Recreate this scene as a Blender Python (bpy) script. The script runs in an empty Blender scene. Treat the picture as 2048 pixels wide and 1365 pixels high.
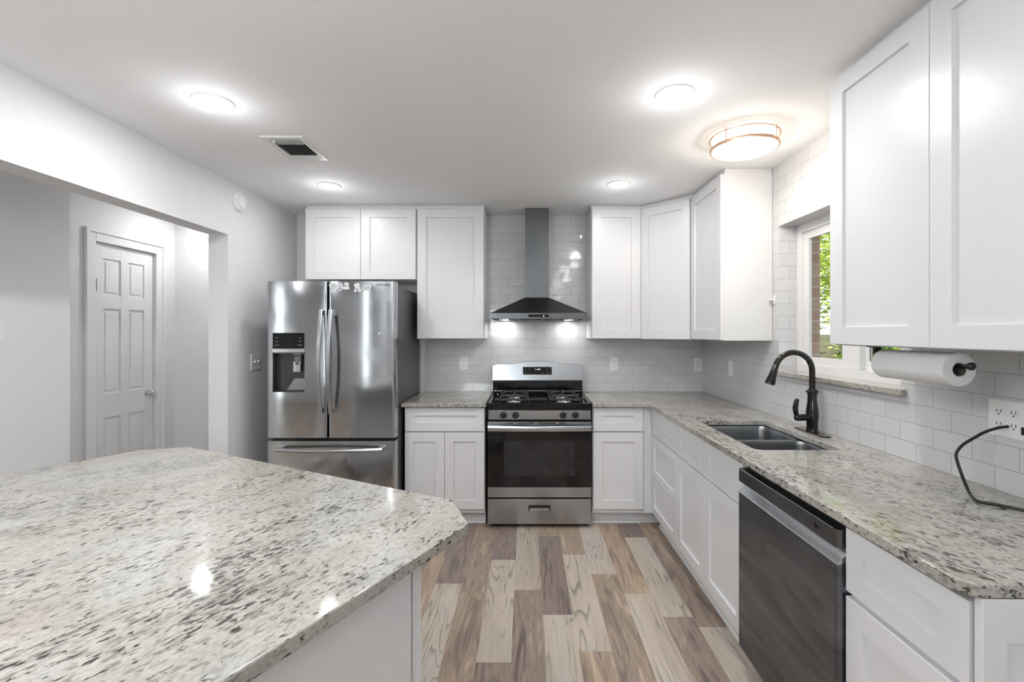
import bpy, bmesh, math, random
from mathutils import Vector, Matrix
random.seed(7)
C = bpy.context.scene.collection
S = bpy.context.scene
PI = math.pi

# ------------------------------------------------------------------ camera, world, lights, exposure
EYE = 1.425                      # eye height of the camera
cam = bpy.data.cameras.new('camera'); camo = bpy.data.objects.new('camera', cam); C.objects.link(camo)
camo.location = (0, 0, EYE); camo.rotation_euler = (PI/2, 0, 0)
cam.sensor_width = 36; cam.lens = 930/2048*36
cam.shift_x = -28/2048; cam.shift_y = -16.5/2048; cam.clip_start = 0.02
S.camera = camo
S.view_settings.view_transform = 'Standard'; S.view_settings.look = 'None'
S.view_settings.gamma = 1; S.view_settings.use_curve_mapping = False
S.view_settings.exposure = 0.58

w = bpy.data.worlds.new('world'); S.world = w; w.use_nodes = True
wt = w.node_tree; wt.nodes.clear()
wo = wt.nodes.new('ShaderNodeOutputWorld'); wb = wt.nodes.new('ShaderNodeBackground')
sky = wt.nodes.new('ShaderNodeTexSky'); sky.sky_type = 'HOSEK_WILKIE'; sky.turbidity = 6
sky.sun_direction = (-0.4, 0.2, 0.9)
mxw = wt.nodes.new('ShaderNodeMixRGB'); mxw.inputs[0].default_value = 0.75; mxw.inputs[2].default_value = (0.85, 0.95, 1, 1)
wt.links.new(sky.outputs[0], mxw.inputs[1]); wt.links.new(mxw.outputs[0], wb.inputs[0]); wt.links.new(wb.outputs[0], wo.inputs[0])
wb.inputs[1].default_value = 1.2

def lamp(name, kind, loc, energy, color=(1, 1, 1), size=0.12, rot=(0, 0, 0), sy=None, spread=None):
    l = bpy.data.lights.new(name, kind); l.energy = energy; l.color = color
    if kind == 'AREA':
        l.size = size
        if sy: l.shape = 'RECTANGLE'; l.size_y = sy
        else: l.shape = 'DISK'
        if spread: l.spread = spread
    elif kind == 'POINT': l.shadow_soft_size = size
    elif kind == 'SUN': l.angle = size
    o = bpy.data.objects.new(name, l); C.objects.link(o); o.location = loc; o.rotation_euler = rot
    return o
sun = lamp('sun', 'SUN', (0, 0, 10), 4.0, (1, .95, .85), 0.01)
sun.rotation_euler = Vector((1, -0.3, -1.3)).to_track_quat('-Z', 'Y').to_euler()
CZ = 2.447                       # ceiling height
K = 1.0
DOWN = [(-1.38, 2.053), (-1.365, 3.222), (0.635, 1.988), (0.635, 3.19)]
DOWN_FILL = [(-1.37, 0.6), (0.635, 0.6), (-1.37, -0.8), (0.635, -0.8), (-1.37, -2.3), (0.635, -2.3), (-3.9, 0.4), (-3.9, -1.6)]  # unseen lamps added behind the camera for even fill
LIGHT_E = [5.5, 2.2, 5.0, 1.6]+[6.0, 1.0, 4.0, 1.0, 3.0, 1.0, 4.0, 3.0]
# area lamps outside the narrow rear windows, added for streaks on the fridge doors
WINS = [(-3.41, -3.28, 0.05, 2.43), (-1.6, -0.3, 1.4, 2.35), (-5.97, -5.74, 0.05, 2.43)]  # unseen windows; narrow ones placed for fridge streaks, wide one added for fill
for (a, b, c, d) in WINS:
    if b-a < 1: lamp('added_window_light', 'AREA', ((a+b)/2, -3.75, (c+d)/2), (b-a)*(d-c)*60, (0.95, 0.98, 1), b-a, (PI/2, 0, 0), d-c)
# fill lamp added outside the wide rear window, tilted up to brighten the ceiling
lamp('added_window_light', 'AREA', (-.95, -4.1, 1.5), 70, (0.93, 0.97, 1), 2.2, (PI/2+0.55, 0, 0), 1.2)

# ------------------------------------------------------------------ helpers
def V(*a): return Vector(a)
def world_mat(o):
    m = Matrix.Identity(4)
    while o is not None:
        m = o.matrix_basis @ m; o = o.parent
    return m
def thing(name, label, cat, loc=(0, 0, 0), rotz=0, group=None):
    o = bpy.data.objects.new(name, None); C.objects.link(o)
    o.empty_display_size = 0.05
    o.location = loc; o.rotation_euler = (0, 0, rotz)
    o['label'] = label; o['category'] = cat
    if group: o['group'] = group
    return o
def link_mesh(name, me, m, parent=None, local=False):
    o = bpy.data.objects.new(name, me); C.objects.link(o)
    if m is not None:
        me.materials.clear()
        for mm in (m if isinstance(m, (list, tuple)) else [m]): me.materials.append(mm)
    if parent is not None:
        if not local: me.transform(world_mat(parent).inverted())
        o.parent = parent
    return o
def part(name, bm, m, parent=None, label=None, local=False, smooth=True):
    """links a bmesh given in world coordinates (or local ones) as one mesh object"""
    bmesh.ops.recalc_face_normals(bm, faces=bm.faces)
    me = bpy.data.meshes.new(name); bm.to_mesh(me); bm.free()
    if smooth:
        me.polygons.foreach_set('use_smooth', [True]*len(me.polygons))
        try: me.set_sharp_from_angle(angle=math.radians(32))
        except Exception: pass
    o = link_mesh(name, me, m, parent, local)
    if smooth: weighted(o)
    if label: o['label'] = label
    return o
def struct(name, bm, m, parent=None):
    o = part(name, bm, m, parent, smooth=False)
    if parent is None: o['kind'] = 'structure'
    return o
def tag(o, label, cat, group=None):
    o['label'] = label; o['category'] = cat
    if group: o['group'] = group
    return o
def weighted(o):
    w_ = o.modifiers.new('weighted_normals', 'WEIGHTED_NORMAL'); w_.keep_sharp = True; w_.mode = 'FACE_AREA'; w_.weight = 50
def NB(): return bmesh.new()
def box(bm, x0, x1, y0, y1, z0, z1, bev=0.0, seg=2, mi=0):
    x0, x1 = sorted((x0, x1)); y0, y1 = sorted((y0, y1)); z0, z1 = sorted((z0, z1))
    t = bmesh.new()
    bmesh.ops.create_cube(t, size=1)
    bmesh.ops.scale(t, vec=(x1-x0, y1-y0, z1-z0), verts=t.verts)
    bmesh.ops.translate(t, vec=((x0+x1)/2, (y0+y1)/2, (z0+z1)/2), verts=t.verts)
    if bev > 0:
        bmesh.ops.bevel(t, geom=list(t.edges), offset=min(bev, (x1-x0)*.45, (y1-y0)*.45, (z1-z0)*.45), segments=seg, profile=0.5, affect='EDGES')
    merge(bm, t, mi)
    return bm
def merge(bm, t, mi=0, mat=None):
    vm = {}
    for v in t.verts: vm[v] = bm.verts.new(mat @ v.co if mat else v.co)
    for f in t.faces:
        try:
            g = bm.faces.new([vm[v] for v in f.verts]); g.material_index = mi
        except ValueError: pass
    t.free()
def loops(bm, rings, close=True, cap0=True, cap1=True, mi=0):
    """skin a list of point rings"""
    vr = [[bm.verts.new(p) for p in r] for r in rings]
    n = len(rings[0])
    for a, b in zip(vr[:-1], vr[1:]):
        for i in range(n if close else n-1):
            j = (i+1) % n
            f = bm.faces.new((a[i], a[j], b[j], b[i])); f.material_index = mi
    if cap0: bm.faces.new(list(reversed(vr[0]))).material_index = mi
    if cap1: bm.faces.new(vr[-1]).material_index = mi
    return bm
def basis(d):
    d = Vector(d).normalized()
    a = Vector((0, 0, 1)) if abs(d.z) < .9 else Vector((1, 0, 0))
    u = d.cross(a).normalized(); return u, d.cross(u).normalized()
def lathe(bm, prof, axis=(0, 0, 1), org=(0, 0, 0), n=32, cap0=True, cap1=True):
    """prof = [(radius, distance along axis)]"""
    ax = Vector(axis).normalized(); u, v = basis(ax); o = Vector(org)
    rings = []
    for r, h in prof:
        rings.append([o + ax*h + (u*math.cos(2*PI*i/n) + v*math.sin(2*PI*i/n))*max(r, 1e-5) for i in range(n)])
    return loops(bm, rings, True, cap0, cap1)
def cyl(bm, a, b, r, n=20, r2=None):
    a = Vector(a); b = Vector(b)
    return lathe(bm, [(r, 0), (r if r2 is None else r2, (b-a).length)], b-a, a, n)
def smooth_path(pts, k=6):
    P = [Vector(p) for p in pts]; out = []
    for i in range(len(P)-1):
        p0 = P[max(i-1, 0)]; p1 = P[i]; p2 = P[i+1]; p3 = P[min(i+2, len(P)-1)]
        for j in range(k):
            t = j/k
            out.append(0.5*((2*p1)+(-p0+p2)*t+(2*p0-5*p1+4*p2-p3)*t*t+(-p0+3*p1-3*p2+p3)*t**3))
    out.append(P[-1]); return out
def tube(bm, pts, r, n=12, k=6, sm=True, sx=1.0, up=None):
    P = smooth_path(pts, k) if sm else [Vector(p) for p in pts]
    rings = []; u = None
    for i, p in enumerate(P):
        d = (P[min(i+1, len(P)-1)]-P[max(i-1, 0)]).normalized()
        if u is None:
            u, v = basis(d) if up is None else (Vector(up), d.cross(Vector(up)))
        u = (u - d*u.dot(d)).normalized(); v = d.cross(u).normalized()
        rr = r(i/(len(P)-1)) if callable(r) else r
        rings.append([p + u*math.cos(2*PI*j/n)*rr*sx + v*math.sin(2*PI*j/n)*rr for j in range(n)])
    return loops(bm, rings)
def prism(bm, poly, z0, z1, M=None):
    """2-D polygon (x,y) extruded along z; M maps local to world"""
    r0 = [Vector((x, y, z0)) for x, y in poly]; r1 = [Vector((x, y, z1)) for x, y in poly]
    if M: r0 = [M @ p for p in r0]; r1 = [M @ p for p in r1]
    return loops(bm, [r0, r1])
def rrect(x0, x1, y0, y1, r, n=5):
    pts = []
    for cx, cy, a in ((x1-r, y1-r, 0), (x0+r, y1-r, PI/2), (x0+r, y0+r, PI), (x1-r, y0+r, 1.5*PI)):
        for i in range(n+1):
            t = a + PI/2*i/n; pts.append((cx+r*math.cos(t), cy+r*math.sin(t)))
    return pts
def curve_slab(name, polys, z0, z1, bev, m, parent=None, label=None):
    """flat slab with holes and rounded edges"""
    cu = bpy.data.curves.new(name, 'CURVE'); cu.dimensions = '2D'; cu.fill_mode = 'BOTH'
    cu.extrude = (z1-z0)/2-bev; cu.bevel_depth = bev; cu.bevel_resolution = 3; cu.offset = -bev
    for p in polys:
        s = cu.splines.new('POLY'); s.points.add(len(p)-1); s.use_cyclic_u = True
        for i, (x, y) in enumerate(p): s.points[i].co = (x, y, 0, 1)
    o = bpy.data.objects.new('tmp', cu); C.objects.link(o)
    dg = bpy.context.evaluated_depsgraph_get(); dg.update()
    me = bpy.data.meshes.new_from_object(o.evaluated_get(dg)); me.name = name
    bpy.data.objects.remove(o); bpy.data.curves.remove(cu)
    me.transform(Matrix.Translation((0, 0, (z0+z1)/2)))
    bm = bmesh.new(); bm.from_mesh(me); bmesh.ops.remove_doubles(bm, verts=bm.verts, dist=1e-5); bm.to_mesh(me); bm.free()
    me.polygons.foreach_set('use_smooth', [True]*len(me.polygons))
    try: me.set_sharp_from_angle(angle=math.radians(32))
    except Exception: pass
    o = link_mesh(name, me, m, parent); weighted(o)
    if label: o['label'] = label
    return o
def text_mesh(name, s, size, m, M, parent, depth=0.0004, width=None):
    cu = bpy.data.curves.new(name, 'FONT'); cu.body = s; cu.size = size; cu.extrude = depth
    cu.align_x = 'CENTER'; cu.align_y = 'CENTER'
    o = bpy.data.objects.new('tmp', cu); C.objects.link(o)
    dg = bpy.context.evaluated_depsgraph_get(); dg.update()
    me = bpy.data.meshes.new_from_object(o.evaluated_get(dg)); me.name = name
    bpy.data.objects.remove(o); bpy.data.curves.remove(cu)
    if width:
        xs = [v.co.x for v in me.vertices]; k = width/(max(xs)-min(xs)); me.transform(Matrix.Diagonal((k, 1, 1, 1)))
    me.transform(M)
    return link_mesh(name, me, m, parent)
def frame_M(org, xdir, zdir):
    """matrix with local x = xdir, local y = up of the text, local z = zdir (outwards)"""
    x = Vector(xdir).normalized(); z = Vector(zdir).normalized(); y = z.cross(x)
    M = Matrix((x, y, z)).transposed().to_4x4(); M.translation = Vector(org); return M
FRONT = ((1, 0, 0), (0, -1, 0))

# ------------------------------------------------------------------ materials
def nmat(name):
    m = bpy.data.materials.new(name); m.use_nodes = True; nt = m.node_tree
    b = nt.nodes['Principled BSDF']
    return m, nt, b
def N(nt, t, **kw):
    n = nt.nodes.new(t)
    for k, v in kw.items():
        if k.startswith('i_'):
            n.inputs[k[2:].replace('_', ' ')].default_value = v
        else: setattr(n, k, v)
    return n
def L(nt, a, b): nt.links.new(a, b)
def simple(name, col, rough=0.5, metal=0.0, var=0.03, bump=0.0, scale=30, spec=0.5, emit=None, es=0, coat=0, stretch=(1, 1, 1)):
    m, nt, b = nmat(name)
    tc = N(nt, 'ShaderNodeTexCoord'); mp = N(nt, 'ShaderNodeMapping'); mp.inputs['Scale'].default_value = stretch
    no = N(nt, 'ShaderNodeTexNoise'); no.inputs['Scale'].default_value = scale; no.inputs['Detail'].default_value = 4
    L(nt, tc.outputs['Object'], mp.inputs[0]); L(nt, mp.outputs[0], no.inputs['Vector'])
    r = N(nt, 'ShaderNodeValToRGB')
    r.color_ramp.elements[0].color = tuple(c*(1-var) for c in col)+(1,); r.color_ramp.elements[0].position = .3
    r.color_ramp.elements[1].color = tuple(min(1, c*(1+var)) for c in col)+(1,); r.color_ramp.elements[1].position = .7
    L(nt, no.outputs[0], r.inputs[0]); L(nt, r.outputs[0], b.inputs['Base Color'])
    b.inputs['Roughness'].default_value = rough; b.inputs['Metallic'].default_value = metal
    b.inputs['Specular IOR Level'].default_value = spec
    if coat: b.inputs['Coat Weight'].default_value = coat; b.inputs['Coat Roughness'].default_value = .1
    if bump:
        bu = N(nt, 'ShaderNodeBump'); bu.inputs['Strength'].default_value = bump; bu.inputs['Distance'].default_value = .002
        L(nt, no.outputs[0], bu.inputs['Height']); L(nt, bu.outputs[0], b.inputs['Normal'])
    if emit: b.inputs['Emission Color'].default_value = tuple(emit)+(1,); b.inputs['Emission Strength'].default_value = es
    return m
def sm(name, g, *a, **k): return simple(name, (g, g, g), *a, **k)

PAINT = simple('wall_paint', (.76, .76, .768), .65, var=.01, bump=.05, scale=60)
CEIL = simple('ceiling_paint', (.90, .90, .905), .75, var=.008, bump=.08, scale=90)
CAB = simple('cabinet_white_paint', (.71, .71, .718), .32, var=.006, scale=6, spec=.45)
CABIN = sm('cabinet_inside_shade', .45, .6)
TRIM = simple('trim_white', (.78, .78, .78), .35, var=.005)
DOORP = simple('door_white', (.77, .77, .77), .4, var=.005)
PLAST = simple('white_plastic', (.8, .8, .79), .3, var=.01)
BLACK = simple('black_plastic', (.012, .012, .013), .3, var=.2)
BLACKG = simple('black_gloss_enamel', (.006, .006, .007), .07, var=.1)
BLACKM = simple('black_matte_iron', (.02, .02, .02), .45, var=.3, bump=.2, scale=200)
BRONZE = simple('dark_bronze', (.025, .022, .021), .16, metal=.7, var=.3, scale=20, coat=.5)
CHROME = sm('chrome', .7, .12, 1.0, .03)
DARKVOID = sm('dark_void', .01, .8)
DGRAY = simple('fridge_side_grey', (.085, .086, .088), .38, var=.06, scale=200)
SLOT = sm('outlet_slot_dark', .03, .5)
RUBBER = simple('cord_rubber', (.012, .012, .012), .4, var=.1)
PAPER = simple('paper_towel', (.72, .72, .72), .9, var=.02, bump=.5, scale=250)

def stainless(name, g, rough, vert=True, smudge=.06, bump=.02, metal=1.0):
    m, nt, b = nmat(name)
    tc = N(nt, 'ShaderNodeTexCoord'); mp = N(nt, 'ShaderNodeMapping')
    mp.inputs['Scale'].default_value = (110, 110, 2) if vert else (2, 2, 45)
    L(nt, tc.outputs['Object'], mp.inputs[0])
    n1 = N(nt, 'ShaderNodeTexNoise'); n1.inputs['Scale'].default_value = 1; n1.inputs['Detail'].default_value = 3
    L(nt, mp.outputs[0], n1.inputs['Vector'])
    n2 = N(nt, 'ShaderNodeTexNoise'); n2.inputs['Scale'].default_value = 5; n2.inputs['Detail'].default_value = 3; n2.inputs['Distortion'].default_value = .2
    L(nt, tc.outputs['Object'], n2.inputs['Vector'])
    mr = N(nt, 'ShaderNodeMapRange'); mr.inputs['From Min'].default_value = .3; mr.inputs['From Max'].default_value = .75
    mr.inputs['To Min'].default_value = rough-.03; mr.inputs['To Max'].default_value = rough+smudge*1.5
    L(nt, n2.outputs[0], mr.inputs[0]); L(nt, mr.outputs[0], b.inputs['Roughness'])
    cr = N(nt, 'ShaderNodeValToRGB'); cr.color_ramp.elements[0].position = .3; cr.color_ramp.elements[1].position = .7
    cr.color_ramp.elements[0].color = (g*(1-smudge*2)*.96, g*(1-smudge*2), g*(1-smudge*2)*1.04, 1); cr.color_ramp.elements[1].color = (g*.96, g, g*1.04, 1)
    ad = N(nt, 'ShaderNodeMath', operation='MULTIPLY_ADD'); ad.inputs[1].default_value = .25
    L(nt, n1.outputs[0], ad.inputs[0]); 
    sc = N(nt, 'ShaderNodeMath', operation='MULTIPLY'); sc.inputs[1].default_value = .75
    L(nt, n2.outputs[0], sc.inputs[0]); L(nt, sc.outputs[0], ad.inputs[2])
    L(nt, ad.outputs[0], cr.inputs[0]); L(nt, cr.outputs[0], b.inputs['Base Color'])
    b.inputs['Metallic'].default_value = metal
    bu = N(nt, 'ShaderNodeBump'); bu.inputs['Strength'].default_value = bump; bu.inputs['Distance'].default_value = .001
    L(nt, n1.outputs[0], bu.inputs['Height']); L(nt, bu.outputs[0], b.inputs['Normal'])
    return m
STEEL = stainless('brushed_stainless', .54, .09, True, .05, .02)
STEELH = stainless('brushed_stainless_horizontal', .46, .22, False, .03, .006)
STEELHOOD = stainless('hood_stainless', .14, .34, False, .04)
STEELDARK = stainless('black_stainless', .20, .30, True, .05)
STEELDW = stainless('dishwasher_panel_stainless', .19, .32, False, .05)
STEELLT = stainless('satin_steel', .62, .22, True, .03)
SINKST = stainless('sink_stainless', .36, .28, False, .04)

def wiped(m, g):
    nt = m.node_tree; b = nt.nodes['Principled BSDF']
    tc = N(nt, 'ShaderNodeTexCoord'); mp = N(nt, 'ShaderNodeMapping'); mp.inputs['Rotation'].default_value = (math.radians(-35), 0, 0); mp.inputs['Scale'].default_value = (1, 1.2, 7)
    no = N(nt, 'ShaderNodeTexNoise'); no.inputs['Scale'].default_value = 1.6; no.inputs['Detail'].default_value = 4; no.inputs['Distortion'].default_value = 1.2
    L(nt, tc.outputs['Object'], mp.inputs[0]); L(nt, mp.outputs[0], no.inputs['Vector'])
    r = N(nt, 'ShaderNodeValToRGB'); r.color_ramp.elements[0].position = .35; r.color_ramp.elements[1].position = .68
    r.color_ramp.elements[0].color = (g*.74, g*.80, g*.90, 1); r.color_ramp.elements[1].color = (g*1.35, g*1.45, g*1.62, 1)
    L(nt, no.outputs[0], r.inputs[0]); L(nt, r.outputs[0], b.inputs['Base Color'])
wiped(STEELDARK, .17)
def granite(name, ang):
    m, nt, b = nmat(name)
    tc = N(nt, 'ShaderNodeTexCoord')
    rot = N(nt, 'ShaderNodeMapping'); rot.inputs['Rotation'].default_value = (0, 0, ang)
    L(nt, tc.outputs['Object'], rot.inputs[0])
    def strn(sx, sy, sz, scale, det, dist=0, rough=.6):
        mp = N(nt, 'ShaderNodeMapping'); mp.inputs['Scale'].default_value = (sx, sy, sz)
        L(nt, rot.outputs[0], mp.inputs[0])
        n = N(nt, 'ShaderNodeTexNoise'); n.inputs['Scale'].default_value = scale; n.inputs['Detail'].default_value = det
        n.inputs['Distortion'].default_value = dist; n.inputs['Roughness'].default_value = rough
        L(nt, mp.outputs[0], n.inputs['Vector']); return n
    def ramp(fac, stops):
        r = N(nt, 'ShaderNodeValToRGB'); e = r.color_ramp.elements
        e[0].position, e[0].color = stops[0][0], stops[0][1]; e[1].position, e[1].color = stops[-1][0], stops[-1][1]
        for p, c in stops[1:-1]:
            q = e.new(p); q.color = c
        L(nt, fac, r.inputs[0]); return r
    def mix(fac, a, c, col=None, bt='MIX'):
        x = N(nt, 'ShaderNodeMixRGB', blend_type=bt)
        if isinstance(fac, float): x.inputs[0].default_value = fac
        else: L(nt, fac, x.inputs[0])
        L(nt, a, x.inputs[1])
        if col is not None: x.inputs[2].default_value = col
        else: L(nt, c, x.inputs[2])
        return x
    g = lambda v, w_=1: (v, v, v, 1)
    # cloudy base
    n1 = strn(1, .6, 1, 9, 6, .6)
    base = ramp(n1.outputs[0], [(.30, (.30, .282, .252, 1)), (.5, (.42, .402, .365, 1)), (.68, (.475, .465, .44, 1))])
    n2 = strn(1, .7, 1, 4, 3, .3)
    tint = ramp(n2.outputs[0], [(.36, (.42, .435, .44, 1)), (.5, (.44, .42, .375, 1)), (.68, (.48, .41, .36, 1))])
    c0 = mix(.35, base.outputs[0], tint.outputs[0])
    # fine crystalline grain
    n3 = strn(1, .5, 1, 170, 3, 0)
    gr = ramp(n3.outputs[0], [(.3, g(.62)), (.55, g(1.0)), (.8, g(1.15))])
    c1 = mix(.75, c0.outputs[0], gr.outputs[0], bt='MULTIPLY')
    # density mask of the flecks
    n4 = strn(1, .45, 1, 7, 4, .5)
    # grey soft flecks
    n5 = strn(1, .42, 1, 85, 4, .3, .55)
    f1a = N(nt, 'ShaderNodeMath', operation='MULTIPLY_ADD'); f1a.inputs[1].default_value = .42
    L(nt, n4.outputs[0], f1a.inputs[0]); L(nt, n5.outputs[0], f1a.inputs[2])
    f1 = ramp(f1a.outputs[0], [(.77, g(0)), (.86, g(1))])
    c2 = mix(f1.outputs[0], c1.outputs[0], None, col=(.17, .16, .14, 1)); 
    c2b = mix(.72, c1.outputs[0], c2.outputs[0])
    # dark flecks
    n6 = strn(1, .34, 1, 120, 3, .4, .5)
    f2a = N(nt, 'ShaderNodeMath', operation='MULTIPLY_ADD'); f2a.inputs[1].default_value = .40
    L(nt, n4.outputs[0], f2a.inputs[0]); L(nt, n6.outputs[0], f2a.inputs[2])
    f2 = ramp(f2a.outputs[0], [(.81, g(0)), (.855, g(1))])
    c3 = mix(f2.outputs[0], c2b.outputs[0], None, col=(.06, .055, .048, 1))
    L(nt, c3.outputs[0], b.inputs['Base Color'])
    b.inputs['Roughness'].default_value = .07; b.inputs['Specular IOR Level'].default_value = .45
    return m
GRAN_I = granite('granite_island', 0.0)
GRAN_R = granite('granite_counter', math.radians(-20))
GRAN_B = granite('granite_back_counter', math.radians(70))

def tiles(name, u0, v0, axis):
    m, nt, b = nmat(name)
    tc = N(nt, 'ShaderNodeNewGeometry'); sx = N(nt, 'ShaderNodeSeparateXYZ'); L(nt, tc.outputs['Position'], sx.inputs[0])
    sn = N(nt, 'ShaderNodeSeparateXYZ'); L(nt, tc.outputs['True Normal'], sn.inputs[0])
    ab = N(nt, 'ShaderNodeMath', operation='ABSOLUTE'); L(nt, sn.outputs['X'], ab.inputs[0])
    gt = N(nt, 'ShaderNodeMath', operation='GREATER_THAN'); L(nt, ab.outputs[0], gt.inputs[0]); gt.inputs[1].default_value = .5
    mu = N(nt, 'ShaderNodeMix'); L(nt, gt.outputs[0], mu.inputs[0]); L(nt, sx.outputs['X'], mu.inputs[2]); L(nt, sx.outputs['Y'], mu.inputs[3])
    su = N(nt, 'ShaderNodeMath', operation='SUBTRACT'); L(nt, mu.outputs[0], su.inputs[0]); su.inputs[1].default_value = u0
    sv = N(nt, 'ShaderNodeMath', operation='SUBTRACT'); L(nt, sx.outputs['Z'], sv.inputs[0]); sv.inputs[1].default_value = v0
    cx = N(nt, 'ShaderNodeCombineXYZ'); L(nt, su.outputs[0], cx.inputs[0]); L(nt, sv.outputs[0], cx.inputs[1])
    br = N(nt, 'ShaderNodeTexBrick'); br.offset = .5; br.squash = 1
    br.inputs['Scale'].default_value = 1; br.inputs['Brick Width'].default_value = .1537; br.inputs['Row Height'].default_value = .0762
    br.inputs['Mortar Size'].default_value = .0016; br.inputs['Mortar Smooth'].default_value = .35; br.inputs['Bias'].default_value = 0
    br.inputs['Color1'].default_value = (.60, .60, .61, 1); br.inputs['Color2'].default_value = (.63, .63, .638, 1); br.inputs['Mortar'].default_value = (.38, .38, .38, 1)
    L(nt, cx.outputs[0], br.inputs[0]); L(nt, br.outputs['Color'], b.inputs['Base Color'])
    rr = N(nt, 'ShaderNodeMapRange'); L(nt, br.outputs['Fac'], rr.inputs[0]); rr.inputs['To Min'].default_value = .08; rr.inputs['To Max'].default_value = .8
    L(nt, rr.outputs[0], b.inputs['Roughness'])
    no = N(nt, 'ShaderNodeTexNoise'); no.inputs['Scale'].default_value = 9; no.inputs['Detail'].default_value = 1; L(nt, cx.outputs[0], no.inputs['Vector'])
    cm = N(nt, 'ShaderNodeMath', operation='MULTIPLY_ADD'); L(nt, br.outputs['Fac'], cm.inputs[0]); cm.inputs[1].default_value = -.55
    ns = N(nt, 'ShaderNodeMath', operation='MULTIPLY'); L(nt, no.outputs[0], ns.inputs[0]); ns.inputs[1].default_value = 1.2
    L(nt, ns.outputs[0], cm.inputs[2])
    bu = N(nt, 'ShaderNodeBump'); bu.inputs['Strength'].default_value = .6; bu.inputs['Distance'].default_value = .0016
    L(nt, cm.outputs[0], bu.inputs['Height']); L(nt, bu.outputs[0], b.inputs['Normal'])
    return m
TILE_B = tiles('white_subway_tile_back', .695, .914, 'x')
TILE_R = tiles('white_subway_tile_right', 2.056, .914, 'y')

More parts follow.
